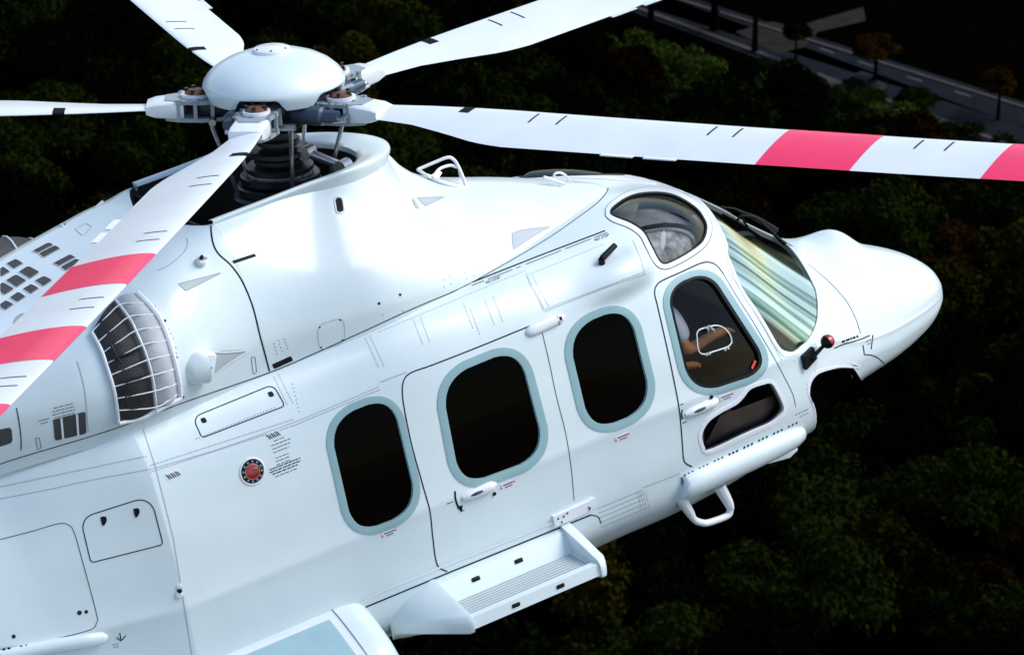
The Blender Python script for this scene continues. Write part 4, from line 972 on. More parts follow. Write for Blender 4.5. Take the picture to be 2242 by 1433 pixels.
for x, y in ((93,673),(47,700)):
    q = [(x+16*math.cos(t)-3*math.sin(t), y+13*math.sin(t)-3*math.cos(t)) for t in np.linspace(0, 2*math.pi, 20)[:-1]]
    gq = patch('round_grille', q, 'gmesh', ecowl, D_COWL, .002); seam('grille_frame', q, .005, 'line', gq, D_COWL, .004, True)
q = [(116,918),(187,900),(189,948),(120,964)]; gq = patch('side_grille', q, 'grille', ecowl, D_COWL, .002)
for a, b in (((134,914),(138,960)),((168,905),(171,952))): seam('grille_bar', [a, b], .012, 'white', gq, D_COWL, .006)
patch('side_grille', rpoly([(-12,942),(25,934),(28,968),(-10,980)], 5), 'grille', ecowl, D_COWL, .002)
# faint square access covers on the deck
for q in ([(490,245),(560,205),(600,228),(545,290)],[(615,320),(680,275),(720,300),(660,358)]): seam('deck_cover_line', G4(q), .004, 'line', ecowl, D_COWL, .002, True)

# engine intake screen: rings, bars, mesh and the dark duct behind
rear = resample(cr([(201,730),(221,767),(234,805),(248,852),(254,890),(257,920)], 8), 5, count=24)
mid = resample(cr([(250,660),(283,705),(298,735),(315,775),(327,819),(333,860),(335,892)], 8), 5, count=24)
front = resample(cr([(300,645),(333,679),(353,711),(373,771),(387,836),(389,866)], 8), 5, count=24)
def sheet(name, A, B, m, parent, lift, k=6):
    n = len(A); V = []; F = []
    for j in range(k+1):
        t = j/k; V += [D_COWL(np.array(a)*(1-t)+np.array(b)*t, lift+.03*math.sin(math.pi*t))[0] for a, b in zip(A, B)]
    for j in range(k):
        for i in range(n-1): F.append((j*n+i, j*n+i+1, (j+1)*n+i+1, (j+1)*n+i))
    return mesh(name, V, F, M[m], parent)
M['screen_dark'] = mat('intake_mesh', (.012, .012, .013), .6, var=.8, vscale=7, bump=.6, bscale=130)
M['screen_grey'] = mat('intake_mesh_grey', (.46, .48, .49), .6, var=.12, vscale=9, bump=.5, bscale=150)
scr = sheet('intake_screen', rear, mid, 'screen_dark', ecowl, .012)
sheet('screen_mesh', mid, front, 'screen_grey', ecowl, .012)
dl = lambda l: (lambda q, _: D_COWL(q, l))
def tube_on(name, pts, r, m, parent, lift):
    mb = MB(); mb.tube([D_COWL(q, l)[0] for q, l in zip(pts, lift if hasattr(lift, '__len__') else [lift]*len(pts))], r, 8); return mb.build(name, M[m], parent)
tube_on('screen_ring', rear, .010, 'white', ecowl, .02); tube_on('screen_ring', mid, .006, 'white', ecowl, .045); tube_on('screen_ring', front, .017, 'white', ecowl, .022)
for k in range(0, 24, 3):
    a, b, c = rear[k], mid[min(23, k+2)], front[min(23, k+3)]
    pts = cr([a, (np.array(a)+b)/2, b, (np.array(b)+c)/2, c], 3); tube_on('screen_bar', pts, .0038, 'white', ecowl, [.02+.028*math.sin(math.pi*i/(len(pts)-1)) for i in range(len(pts))])
tube_on('screen_ring', cr([(257,920),(300,910),(335,895),(389,866)], 4), .012, 'white', ecowl, .03)
# duct parts seen through the mesh
mb = MB()
for a, b in (((245,790),(300,770)),((262,835),(305,822)),((268,850),(272,880)),((240,760),(262,800))): mb.tube([D_COWL(np.array(a), .05)[0], D_COWL(np.array(b), .055)[0]], .007, 8)
tag(mb.build('intake_linkage', M['dsteel'], ecowl), kind='stuff')
# small louvres standing on the far edge of the engine deck, and the port screen
for x, y in ((135,492),(180,470)):
    p = at_y(x, y, .42); mb = MB(); rr = .045
    V = []; n = 12
    for j, (dx, s) in enumerate(((0, 1), (.10, .85), (.22, .45), (.30, .08))):
        for k in range(n): q = math.pi*k/(n-1); V.append(Vector((p.x+dx, p.y+.05*s*math.cos(q), 2.555+.02*dx/.3+ .085*s*math.sin(q))))
    mb.add(V, [(j*n+k, j*n+k+1, (j+1)*n+k+1, (j+1)*n+k) for j in range(3) for k in range(n-1)]); lv = mb.build('deck_louvre', M['grille'], ecowl)
    mb = MB(); mb.tube(V[:n], .008, 8); mb.build('louvre_rim', M['white'], lv)
tr = MB(); tr.tube([(-1.0+-.08*k, .46, 2.672-.0085*k*4) for k in range(12)], .012, 8); tr.build('deck_rail', M['white'], ecowl)
# port intake bulge
mb = MB(); V = []
for i in range(11):
    t = i/10; r = .17*math.sin(math.pi*min(1, t*1.02+.0))**.5 if 0 < t < 1 else .01
    for k in range(16): q = 2*math.pi*k/16; V.append(Vector((-1.35-.75*t, .62+r*math.cos(q), 2.44+r*1.1*math.sin(q))))
mb.add(V, [(i*16+k, i*16+(k+1) % 16, (i+1)*16+(k+1) % 16, (i+1)*16+k) for i in range(10) for k in range(16)]); pis = mb.build('port_intake_screen', M['grille'], ecowl)
for i in (1, 3, 5, 7, 9):
    mb = MB(); mb.tube([v+(v-Vector((v.x,.62,2.44))).normalized()*.004 for v in V[i*16:(i+1)*16]], .006, 6, closed=True); mb.build('screen_hoop', M['white'], pis)

# roof handle with triangular openings, small hoop and stick antenna
mb = MB(); yb = -.12
def hp(px, py, y): return at_y(px, py, y)
mb.tube(cr([hp(915,371,.02), hp(950,356,.0), hp(978,345,-.02), hp(990,347,-.03), hp(1000,358,-.05), hp(1012,384,-.1), hp(1022,412,-.14)], 4), .010, 10)
mb.tube(cr([hp(948,388,-.1), hp(962,370,-.06), hp(985,362,-.04), hp(1000,366,-.05)], 4), .009, 10)
mb.tube(cr([hp(935,384,-.06), hp(965,398,-.12), hp(1000,408,-.14), hp(1022,412,-.14)], 4), .013, 10)
mb.tube(cr([hp(915,371,.02), hp(925,378,-.03), hp(940,388,-.08)], 4), .010, 10)
mb.add([hp(938,388,-.09), hp(960,371,-.06), hp(968,378,-.07), hp(957,396,-.11)], [(0,1,2,3)]); mb.add([hp(1002,366,-.05), hp(1012,384,-.1), hp(1022,412,-.14), hp(1008,405,-.13)], [(0,1,2,3)])
mb.build('roof_hoop', M['white'], cowl)
mb = MB(); mb.tube(cr([hp(1213,392,-.10), hp(1214,381,-.10), hp(1226,378,-.10), hp(1238,384,-.10), hp(1247,397,-.10)], 4), .008, 8); mb.tube([hp(1190,388,-.1), hp(1235,402,-.12)], .012, 8); mb.build('roof_antenna', M['white'], cowl)
mb = MB(); p0, n0 = on_skin(1318, 577, B_HULL); p1, n1 = on_skin(1346, 553, B_HULL)
mb.tube([p0+n0*.03, p0+n0*.035+(p1-p0)*.1, p1+n1*.05], [.016,.020,.018], 12); mb.tube([p0-n0*.01, p0+n0*.035], .02, 10); mb.build('stick_sensor', M['black'], heli)

# mirror ball, plate, probe marks on the nose
pb, nb = on_skin(1768, 783, B_HULL); ball = at_y(1812, 747, pb.y-.03)
mb = MB(); pl = [on_skin(x, y, B_HULL)[0] for x, y in ((1752,778),(1773,758),(1781,783),(1758,808))]
mb.add([v+nb*.004 for v in pl]+[v+nb*.03 for v in pl], [(0,1,2,3),(4,5,6,7),(0,1,5,4),(1,2,6,5),(2,3,7,6),(3,0,4,7)]); mir_o = mb.build('mirror_mount', M['black'], heli)
mb = MB(); c_ = pb+nb*.03; mb.tube([c_, ball], [.014,.011], 10); mb.build('mirror_arm', M['black'], mir_o)
mb = MB(); mb.lathe([(.001,-.045),(.018,-.041),(.033,-.030),(.042,-.015),(.045,0)], ball, VIEW_R*.75+VIEW_U*.6-VIEW_B*.25, 24); mb.build('mirror_back', M['black'], mir_o)
mb = MB(); mb.lathe([(.045,0),(.042,.015),(.033,.030),(.018,.041),(.001,.045)], ball, VIEW_R*.75+VIEW_U*.6-VIEW_B*.25, 24); mb.build('mirror_bowl', M['redcap'], mir_o)
seam('probe_line', cr([(1826,762),(1850,752),(1880,744),(1904,734)], 5), .008, 'ink', noseo, D_HULL); seam('probe_mark', [(1911,733),(1907,764)], .010, 'ink', noseo, D_HULL)
seam('probe_mark', cr([(1889,755),(1891,766),(1892,775)], 4), .010, 'ink', noseo, D_HULL); seam('nose_hinge_line', cr([(1892,776),(1908,777),(1922,783),(1936,795)], 5), .006, 'ink', noseo, D_HULL)
# windscreen wipers
for k, (pts, off) in enumerate((([(1766,571),(1752,555),(1714,530),(1689,507),(1668,488),(1650,475),(1622,472)], -.16), ([(1700,505),(1660,480),(1626,466),(1606,457),(1578,453)], .16))):
    mb = MB(); base = [at_y(x, y, off) for x, y in pts]; mb.tube(cr(base, 4), [.020-.013*min(1, i/14) for i in range(len(cr(base, 4)))], 8)
    if k == 0: mb.tube([base[0]+Vector((.02,0,.02)), base[0]-Vector((0,0,.10))], .022, 10); mb.tube([base[0]-VIEW_R*.02, base[0]+VIEW_R*.035-VIEW_U*.01], .018, 8)
    wp = mb.build('wiper_arm', M['black'], heli)
    mb = MB(); bl = [(1582,470),(1612,486),(1640,503),(1666,520)] if k == 0 else [(1548,447),(1575,456),(1600,468)]
    bp = [at_y(x, y, off) for x, y in bl]; mb.tube(bp, .010, 8); mb.tube([base[-1], bp[1]], .008, 6); mb.tube([base[-1], bp[min(2, len(bp)-1)]], .007, 6); mb.build('wiper_blade', M['black'], wp)

# cabin step
SXA, SXB = -.13, .78
prof = [(1.085,.325),(1.105,.318),(1.125,.31),(1.20,.20),(1.43,.19),(1.435,.215),(1.482,.212),(1.488,.14),(1.44,.125),(1.05,.02)]
V = []; F = []
for x in np.linspace(SXA, SXB, 6): V += [Vector((x, -y, z)) for y, z in prof]
n = len(prof)
for i in range(5):
    for k in range(n-1): F.append((i*n+k, i*n+k+1, (i+1)*n+k+1, (i+1)*n+k))
step = mesh('cabin_step', V, F, M['paint'], heli, True, 25)
for k in range(8):
    y = 1.215+.028*k; mb = MB(); mb.box(((SXA+SXB)/2, -y, .1985-.0385*(y-1.2)), (SXB-SXA-.08, .011, .012)); mb.build('tread_rib', M['duct'], step)
for a, b in ((SXA-.0, 0), (SXB, 1)):
    mb = MB(); sgn = 1 if b else -1
    pr = [(1.08,.345),(1.12,.335),(1.30,.285),(1.43,.245),(1.492,.222),(1.495,.135),(1.44,.11),(1.05,.01)]
    pr2 = [(1.08,.33),(1.12,.32),(1.28,.27),(1.40,.23),(1.45,.20),(1.445,.14),(1.40,.115),(1.05,.02)]
    L = .085 if b else .30
    secs = [(a-.012*sgn, pr), (a+.02*sgn, pr), (a+L*.6*sgn, [(y-(y-1.05)*.10, z) for y, z in pr] if b else [(1.05+(y-1.05)*.55, .12+(z-.12)*.75) for y, z in pr]), (a+L*sgn, [(y-(y-1.05)*.35, .1+(z-.1)*.8) for y, z in pr2] if b else [(1.04+(y-1.05)*.12, .10+(z-.12)*.5) for y, z in pr2])]
    V = [Vector((x, -v[0], v[1])) for x, q in secs for v in cr(q, 3)]; m_ = len(cr(pr, 3))
    F = [(i*m_+k, i*m_+k+1, (i+1)*m_+k+1, (i+1)*m_+k) for i in range(3) for k in range(m_-1)] + [tuple(range(m_)), tuple(3*m_+k for k in range(m_))]
    mb.add(V, F); mb.build('step_end', M['paint'], step, ang=65)
for x, y, z in ((.12,1.158,.268),(.42,1.158,.268),(.18,1.486,.178),(.49,1.486,.178)):
    mb = MB(); fz = Vector((0,-.88,.48)) if y < 1.3 else Vector((0,-1,.03)); fy = fz.cross(Vector((1,0,0))); mb.box((x, -y, z), (.055, .026, .012), (1,0,0), fy, fz); mb.build('step_light', M['ink'], step, bevel=.006)
# boarding loop under the cockpit door
outer_ = [(1487,1085),(1508,1118),(1520,1136),(1535,1143),(1552,1143),(1590,1129),(1598,1118),(1596,1102),(1574,1062)]
mb = MB(); mb.tube(cr([at_y(x, y, -1.0) for x, y in outer_], 5), [.040-.018*min(1, i/9, (len(cr(outer_, 5))-1-i)/9) for i in range(len(cr(outer_, 5)))], 10); mb.build('boarding_loop', M['white'], heli)
# landing lens and belly antenna
mb = MB(); c0 = at_y(893, 1376, -.80); mb.lathe([(.0,.05),(.06,.04),(.10,.01),(.105,-.02)], c0, Vector((-.1,-.3,-1)), 20); mb.build('belly_light', M['gmesh'], heli)
mb = MB(); bl = [at_y(1668,1017,-.62), at_y(1730,985,-.60), at_y(1742,974,-.60), at_y(1746,983,-.60), at_y(1728,1001,-.6)]
mb.add([v+Vector((0,.012,0)) for v in bl]+[v-Vector((0,.012,0)) for v in bl], [(0,1,2,3,4),(9,8,7,6,5)]+[(i, (i+1) % 5, 5+(i+1) % 5, 5+i) for i in range(5)]); mb.build('belly_antenna', M['white'], heli, bevel=.006)
# sponson with its pad
SPROF = [(1.00,.45),(1.10,.415),(1.22,.365),(1.36,.29),(1.47,.215),(1.56,.11),(1.60,-.03),(1.57,-.2),(1.45,-.32),(1.2,-.36),(.9,-.36)]
SPX = [(-.545,.10),(-.55,.35),(-.565,.62),(-.59,.80),(-.625,.91),(-.67,.97),(-.74,1.0),(-1.3,1.0),(-2.2,1.0),(-2.8,.7),(-3.2,.2)]
def spon(sg):
    q0 = cr(SPROF, 4); m_ = len(q0); V = [Vector((x, -sg*(1.0+(q[0]-1.0)*s_), .02+(q[1]-.02)*(s_*.75+.25 if q[1] > 0 else s_))) for x, s_ in SPX for q in q0]
    mb = MB(); mb.add(V, [(i*m_+k, i*m_+k+1, (i+1)*m_+k+1, (i+1)*m_+k) for i in range(len(SPX)-1) for k in range(m_-1)]+[tuple(range(m_))]); return mb.build('sponson', M['paint'], heli, ang=60)
sp_ = spon(1); spon(-1)
_q = [q for q in cr(SPROF, 12) if q[1] > .12]
def top_z(y): return float(np.interp(y, [p[0] for p in _q], [p[1] for p in _q]))
def slab(name, x0, x1, y0, y1, m, h, parent):
    ys = np.linspace(y0, y1, 13); V = [Vector((x, -y, top_z(y)+h)) for x in (x0, x1) for y in ys]; return mesh(name, V, [(k, k+1, 14+k, 13+k) for k in range(12)], M[m], parent)
slab('anti_slip_pad', -.86, -2.1, 1.16, 1.44, 'lens', .006, sp_); slab('pad_border', -.82, -2.14, 1.13, 1.46, 'white', .003, sp_)
mb = MB(); mb.tube([(-.80,-y,top_z(y)+.004) for y in np.linspace(1.05, 1.52, 8)], .003, 6); mb.build('sponson_joint', M['line'], sp_)
# aft float pack
ap = blob('aft_float_pack', [(0,1436),(60,1424),(120,1412),(180,1402),(225,1394),(236,1393)], [.045,.045,.045,.045,.035,.012], 'paint', tailo, D_HULL, .8, .5)
mb = MB()
for x in range(8, 236, 38): 
    for d in (0, 11): dot_mb(mb, x+d, 1420-(x+d)*.145, .009, lambda q, l: on_skin(q[0], q[1], B_HULL, .012+l))
tag(mb.build('pack_screws', M['ink'], tailo), kind='stuff')
gs = MB(); ribbon_mb(gs, [(262,1384),(265,1400)], .006, D_HULL); ribbon_mb(gs, [(255,1394),(265,1402),(275,1390)], .006, D_HULL); gs.build('ground_symbol', M['ink'], tailo)

# ------------------------------------------------------------------ ground, road and forest
def gpx(px, py, z=0.0):
    v = Aw @ Vector(((px-IW/2)/FPX, -(py-IH/2)/FPX, -1.0)); t = (CAM_H-z)/-v.z; return CAMW + v*t
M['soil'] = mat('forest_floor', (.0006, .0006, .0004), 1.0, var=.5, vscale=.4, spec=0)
g = mesh('ground', [(-3000,-500,0),(3000,-500,0),(3000,5000,0),(-3000,5000,0)], [(0,1,2,3)], M['soil'], None, False); tag(g, kind='structure')
def leafmat(name, cols):
    m, t, p = nodes(name); oi = t.nodes.new('ShaderNodeObjectInfo'); geo = t.nodes.new('ShaderNodeTexCoord')
    n = t.nodes.new('ShaderNodeTexNoise'); n.inputs['Scale'].default_value = 1.1; n.inputs['Detail'].default_value = 3
    ad = t.nodes.new('ShaderNodeMath'); ad.operation = 'MULTIPLY_ADD'; ad.inputs[1].default_value = .55
    r = t.nodes.new('ShaderNodeValToRGB'); cr_ = r.color_ramp
    while len(cr_.elements) < len(cols): cr_.elements.new(.5)
    for i, c in enumerate(cols): cr_.elements[i].position = .25+.6*i/(len(cols)-1); cr_.elements[i].color = (*c, 1)
    t.links.new(geo.outputs['Object'], n.inputs['Vector']); t.links.new(oi.outputs['Random'], ad.inputs[0]); t.links.new(n.outputs[0], ad.inputs[2])
    sb = t.nodes.new('ShaderNodeMath'); sb.operation = 'SUBTRACT'; sb.inputs[1].default_value = .15
    t.links.new(ad.outputs[0], sb.inputs[0]); t.links.new(sb.outputs[0], r.inputs[0]); t.links.new(r.outputs[0], p.inputs['Base Color'])
    p.inputs['Roughness'].default_value = .75; p.inputs['Specular IOR Level'].default_value = .0; return m
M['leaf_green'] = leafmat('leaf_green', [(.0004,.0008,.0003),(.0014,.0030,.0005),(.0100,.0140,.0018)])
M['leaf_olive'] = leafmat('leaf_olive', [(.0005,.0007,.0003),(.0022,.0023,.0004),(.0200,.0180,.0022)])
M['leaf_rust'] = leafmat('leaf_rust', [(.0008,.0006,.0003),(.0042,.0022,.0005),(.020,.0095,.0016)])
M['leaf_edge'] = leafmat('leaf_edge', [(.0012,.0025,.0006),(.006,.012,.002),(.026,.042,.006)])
M['bark'] = mat('bark', (.003, .0025, .002), .9, var=.3, vscale=4, spec=0)
def crown_mesh(seed, rx, rz, zc, nb, nl, size, lm):
    r = np.random.default_rng(seed); V = []; F = []
    blobs = []
    for b in range(nb):
        th = r.uniform(0, 2*math.pi); ph = math.acos(r.uniform(-.35, 1)); q = r.uniform(.35, .78)
        c = np.array([rx*q*math.sin(ph)*math.cos(th), rx*q*math.sin(ph)*math.sin(th), zc+rz*q*math.cos(ph)]); blobs.append((c, rx*r.uniform(.26, .46)))
    for c, br in blobs:
        n = int(nl*(br/rx/.36)**2); d = r.normal(size=(n, 3)); d /= np.linalg.norm(d, axis=1)[:, None]; d[:, 2] = np.abs(d[:, 2])*.9-.25*(r.random(n) < .35)
        pos = c+d*br*(r.uniform(.62, 1.08, n))[:, None]*np.array([1, 1, .82])
        for k in range(n):
            nn = d[k]+r.normal(size=3)*.55; nn /= np.linalg.norm(nn); a = np.cross(nn, r.normal(size=3)); a /= np.linalg.norm(a); b2 = np.cross(nn, a)
            s = size*r.uniform(.6, 1.25); o = len(V)
            V += [tuple(pos[k]-a*s), tuple(pos[k]+b2*s*.62), tuple(pos[k]+a*s), tuple(pos[k]-b2*s*.62)]; F.append((o, o+1, o+2, o+3))
    me = bpy.data.meshes.new('crown'); me.from_pydata(V, [], F); me.update(); me.materials.append(lm); return me
def trunk_mesh(seed, h, r0, zc, rx):
    r = random.Random(seed); mb = MB()
    mb.tube([(0,0,-.2),(.05,0,h*.3),(-.05,.05,h*.6),(0,0,h*.9)], [r0*1.3, r0, r0*.75, r0*.3], 8)
    for k in range(5):
        q = r.uniform(0, 6.28); z0 = h*r.uniform(.35, .65); mb.tube([(0,0,z0), (math.cos(q)*rx*.35, math.sin(q)*rx*.35, z0+h*.13), (math.cos(q)*rx*.65, math.sin(q)*rx*.65, z0+h*.3)], [r0*.5, r0*.35, r0*.12], 6)
    o = mb.build('trunk', M['bark']); me = o.data; bpy.data.objects.remove(o); return me
KIND = []
for i, (lm, nm) in enumerate((('leaf_green','green'),('leaf_green','green'),('leaf_green','green'),('leaf_olive','olive'),('leaf_olive','olive'),('leaf_rust','rust'),('leaf_edge','green'),('leaf_edge','green'))):
    rx = (3.9, 3.4, 4.3, 3.6, 3.2, 3.1, 4.4, 3.9)[i]; h = (9.5, 8.5, 10.5, 9.0, 8.0, 8.5, 9.0, 8.5)[i]
    KIND.append((nm, crown_mesh(100+i, rx, h*.36, h*.66, 20, 330, .21, M[lm]), trunk_mesh(i, h, .24, h*.6, rx)))
def where(px, py):
    if py < 330 and px < 560: return 'left of the rotor hub behind the rear blades'
    if py < 330 and px < 1300: return 'between the two forward rotor blades'
    if py < 330: return 'beside the road at the upper right'
    if py < 560 and px > 1000: return 'above the cockpit roof under the forward blade'
    if px > 1950 and py < 900: return 'right of the helicopter nose'
    if px < 560 and py < 620: return 'left of the engine deck near the left edge'
    if px > 1650 and py < 1150: return 'below the helicopter nose'
    if px > 1650: return 'in the lower right corner'
    if py > 1200: return 'at the bottom edge right of the cabin step'
    return 'under the boarding loop below the cockpit door'
SIL = [(0,600),(320,400),(640,300),(830,300),(1000,370),(1330,370),(1560,470),(1700,530),(2000,560),(2050,640),(1920,800),(1760,950),(1480,1090),(1320,1150),(1320,1230),(1000,1370),(860,1500),(0,1500)]
LOOK = {'green': 'dark green broadleaf', 'olive': 'olive yellowish', 'rust': 'rust brown autumn'}
LAB = {'green': 'dark green broadleaf tree in the dense forest below the helicopter',
       'olive': 'olive yellowish tree in the dense forest below the helicopter',
       'rust': 'rust brown autumn tree in the dense forest below the helicopter'}
def tree(k, x, y, s, rz, label=None, group=None, name='forest_tree'):
    nm, cme, tme = KIND[k]; e = bpy.data.objects.new(name, None); COL.objects.link(e); e.location = (x, y, 0); e.scale = (s*random.uniform(.82, 1.15), s*random.uniform(.82, 1.15), s*random.uniform(.85, 1.2)); e.rotation_euler = (0, 0, rz)
    tag(e, label or LAB[nm], 'tree', group or 'trees of the forest below')
    for n, me in (('crown', cme), ('trunk', tme)):
        o = bpy.data.objects.new(n, me); COL.objects.link(o); o.parent = e
    return e
EDGE = lambda px: 160+.30*(px-1330)                       # foot of the outermost forest trees
def to_ipx(x, y):
    q = Aw.transposed() @ (Vector((x, y, 0))-CAMW); return IW/2+FPX*q.x/-q.z, IH/2-FPX*q.y/-q.z
pts = []; tries = 0; mass = []
while len(pts) < 290 and tries < 80000:
    tries += 1
    y = random.uniform(282, 437); hw = .142*math.hypot(y, CAM_H)*.79+4; x = random.uniform(-hw, hw)
    px, py = to_ipx(x, y)
    if px > 1290 and py < EDGE(px): continue
    if all((x-a)**2+(y-b)**2 > 5.0**2 for a, b in pts): pts.append((x, y))
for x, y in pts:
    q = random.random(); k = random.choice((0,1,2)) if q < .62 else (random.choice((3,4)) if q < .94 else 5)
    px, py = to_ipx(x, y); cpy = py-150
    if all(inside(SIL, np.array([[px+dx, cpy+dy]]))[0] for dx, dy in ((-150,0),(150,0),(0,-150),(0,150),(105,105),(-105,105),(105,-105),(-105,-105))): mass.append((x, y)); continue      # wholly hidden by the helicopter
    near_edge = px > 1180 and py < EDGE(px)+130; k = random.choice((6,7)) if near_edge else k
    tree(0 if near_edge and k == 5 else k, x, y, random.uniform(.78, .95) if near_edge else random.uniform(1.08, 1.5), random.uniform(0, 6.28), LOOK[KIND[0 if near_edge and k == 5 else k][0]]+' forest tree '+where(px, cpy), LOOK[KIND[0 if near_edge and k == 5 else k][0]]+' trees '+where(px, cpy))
# the wood goes on around and under the aircraft as one mass
grid = {}
for _ in range(9000):
    if len(mass) > 520: break
    x, y = random.uniform(-125, 125), random.uniform(215, 520); px, py = to_ipx(x, y)
    if -60 < px < 2302 and -40 < py < 1640: continue
    if px > 1290 and py < EDGE(px)+40 and py > -400: continue
    c_ = (int(x//6.5), int(y//6.5))
    if c_ in grid: continue
    grid[c_] = 1; mass.append((x, y))
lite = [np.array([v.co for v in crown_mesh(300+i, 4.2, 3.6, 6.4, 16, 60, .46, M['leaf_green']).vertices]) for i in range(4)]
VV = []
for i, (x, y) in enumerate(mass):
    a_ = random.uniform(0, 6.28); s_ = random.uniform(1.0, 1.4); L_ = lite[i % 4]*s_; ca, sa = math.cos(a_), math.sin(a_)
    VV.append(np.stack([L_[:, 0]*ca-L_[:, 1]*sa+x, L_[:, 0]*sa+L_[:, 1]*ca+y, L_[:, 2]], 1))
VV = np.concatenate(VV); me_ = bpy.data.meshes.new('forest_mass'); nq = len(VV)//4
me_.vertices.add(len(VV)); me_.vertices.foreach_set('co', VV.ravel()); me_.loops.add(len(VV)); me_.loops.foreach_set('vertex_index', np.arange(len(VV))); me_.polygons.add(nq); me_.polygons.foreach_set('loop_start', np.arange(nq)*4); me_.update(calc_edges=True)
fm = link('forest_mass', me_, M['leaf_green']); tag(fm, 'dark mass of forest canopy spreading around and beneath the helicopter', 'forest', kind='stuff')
# road, median, paths
M['asphalt'] = mat('asphalt', (.008, .0095, .0125), .9, var=.25, vscale=.6, spec=.05)
M['kerbstone'] = mat('kerbstone', (.065, .058, .052), .9, var=.2, vscale=1.5, spec=0)
M['leaflitter'] = mat('leaf_litter', (.008, .003, .0015), 1, var=.6, vscale=.9, spec=0)
M['paving'] = mat('paving', (.024, .020, .018), .9, var=.25, vscale=.8, spec=0)
M['paintwhite'] = mat('road_paint', (.07, .075, .085), .8)
def strip(name, A, B, w, z, m, h=0.0, kind='structure'):
    a, b = gpx(*A), gpx(*B); a.z = b.z = 0; d = (b-a).normalized(); s_ = Vector((-d.y, d.x, 0))*w/2; zv = Vector((0,0,z))
    if h <= 0: o = mesh(name, [a-s_+zv, b-s_+zv, b+s_+zv, a+s_+zv], [(0,1,2,3)], M[m], None, False)
    else:
        mb = MB(); mb.add([p+Vector((0,0,q)) for q in (0, h) for p in (a-s_, b-s_, b+s_, a+s_)], [(4,5,6,7),(0,1,5,4),(1,2,6,5),(2,3,7,6),(3,0,4,7)]); o = mb.build(name, M[m], None, False)
    if kind: tag(o, kind=kind)
    return o
strip('road', (1200,-72), (2500,407), 5.2, .012, 'asphalt'); strip('far_road', (1450,2), (2500,331), 4.6, .012, 'asphalt')
strip('median', (1300,-60), (2500,368), 4.2, .008, 'leaflitter'); strip('kerb', (1200,-53), (2500,426), .55, 0, 'kerbstone', .14); strip('far_kerb', (1300,-58), (2500,316), .35, 0, 'kerbstone', .12)
def poly(name, pts, z, m):
    o = mesh(name, [gpx(*p)+Vector((0,0,z)) for p in pts], [tuple(range(len(pts)))], M[m], None, False); tag(o, kind='structure'); return o
poly('plaza', [(1610,70),(1690,48),(1790,72),(1760,104),(1700,118)], .020, 'paving'); poly('footpath', [(1765,52),(1890,16),(1896,46),(1785,72)], .024, 'paving')
poly('verge', [(1805,170),(1848,186),(1838,204),(1822,196)], .16, 'kerbstone'); poly('red_path', [(1868,198),(1905,208),(1895,218),(1860,208)], .02, 'leaflitter')
for A, B in (((1795,106),(1826,117)),((1880,135),(1912,146)),((1985,168),(2018,178)),((2090,200),(2125,211)),((1690,74),(1715,82))): strip('lane_mark', A, B, .16, .018, 'paintwhite')
# trees along the road
def road_tree(k, px, py, s, label): tree(k, *gpx(px, py).xy, s, random.uniform(0, 6), label, 'trees along the road', 'roadside_tree')
road_tree(5, 1915, 196, .86, 'orange autumn tree with bare trunk standing beside the road'); road_tree(5, 1742, 132, .52, 'small rust coloured tree on the median by the crossing')
road_tree(5, 1652, 114, 1.25, 'tall brown tree whose trunk stands at the kerb by the plaza'); road_tree(3, 1563, 66, 1.35, 'tall dark tree with bare trunk at the top edge left of the plaza')
road_tree(3, 1425, 60, 1.3, 'leftmost bare trunk tree at the roadside near the top edge'); road_tree(5, 2185, 262, .75, 'dim brown tree on the median at the right edge')
road_tree(0, 2010, 300, .62, 'low green tree at the forest edge just above the rotor blade'); road_tree(0, 1890, 300, .6, 'low bushy green tree beside the road above the red stripe')
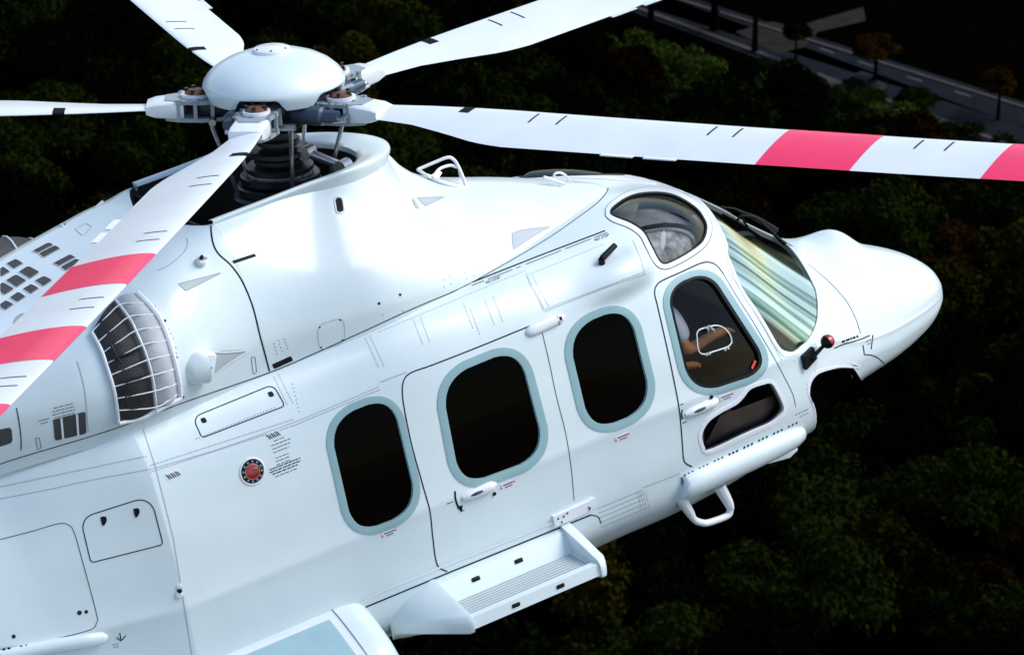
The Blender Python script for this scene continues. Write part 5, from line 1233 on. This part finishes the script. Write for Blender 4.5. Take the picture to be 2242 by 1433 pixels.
# parked car and road signs
def car(px, py):
    c = gpx(px, py); c.z = 0; a = gpx(px+60, py+20); a.z = 0; d = (a-c).normalized(); e = bpy.data.objects.new('parked_car', None); COL.objects.link(e)
    e.location = c; e.rotation_euler = (0, 0, math.atan2(d.y, d.x)); tag(e, 'dark car on the near road beside the orange tree', 'car')
    pr = [(-2.1,.45),(-2.1,.85),(-1.5,.95),(-1.1,1.42),(.5,1.42),(1.0,.98),(1.9,.85),(2.1,.6),(2.1,.35),(-2.1,.35)]
    mb = MB(); n_ = len(pr); mb.add([Vector((x, y, z)) for y in (-.85, .85) for x, z in pr], [tuple(range(n_)), tuple(range(2*n_-1, n_-1, -1))]+[(k, (k+1) % n_, n_+(k+1) % n_, n_+k) for k in range(n_)]); mb.build('body', mat('car_paint', (.006,.0065,.008), .6, spec=.1), e, bevel=.06)
    for x in (-1.3, 1.3):
        for y in (-.8, .8):
            mb = MB(); mb.lathe([(.0,.1),(.3,.1),(.33,.05),(.33,-.05),(.3,-.1),(0,-.1)], (x,y,.33), (0,1,0), 16); mb.build('wheel', M['black'], e)
    mb = MB(); mb.add([(-1.06,-.70,1.36),(-1.06,.70,1.36),(-1.48,.74,.98),(-1.48,-.74,.98)], [(0,1,2,3)]); mb.add([(.55,-.7,1.38),(.55,.7,1.38),(1.0,.74,1.0),(1.0,-.74,1.0)], [(3,2,1,0)]); tag(mb.build('window', M['glass_black'], e), kind='stuff')
car(1893, 197)
def sign(px, py, h, col, label, r=.28):
    e = bpy.data.objects.new('road_sign', None); COL.objects.link(e); e.location = gpx(px, py); tag(e, label, 'sign')
    mb = MB(); mb.tube([(0,0,0),(0,0,h)], .04, 8); mb.build('post', M['dsteel'], e); mb = MB(); mb.lathe([(0,.02),(r,.02),(r,-.02),(0,-.02)], (0,-.06,h), (0,-1,.1), 20); mb.build('sign_plate', mat('sign_paint', col, .5), e)
sign(1572, 64, 2.1, (.01,.03,.22), 'round blue sign on a post beside the trunk near the top edge', .22); sign(1942, 192, 1.6, (.14,.05,.08), 'small pink sign on the median right of the orange tree', .18); sign(2132, 242, 1.6, (.1,.09,.12), 'small pale sign on the median near the right edge', .16)
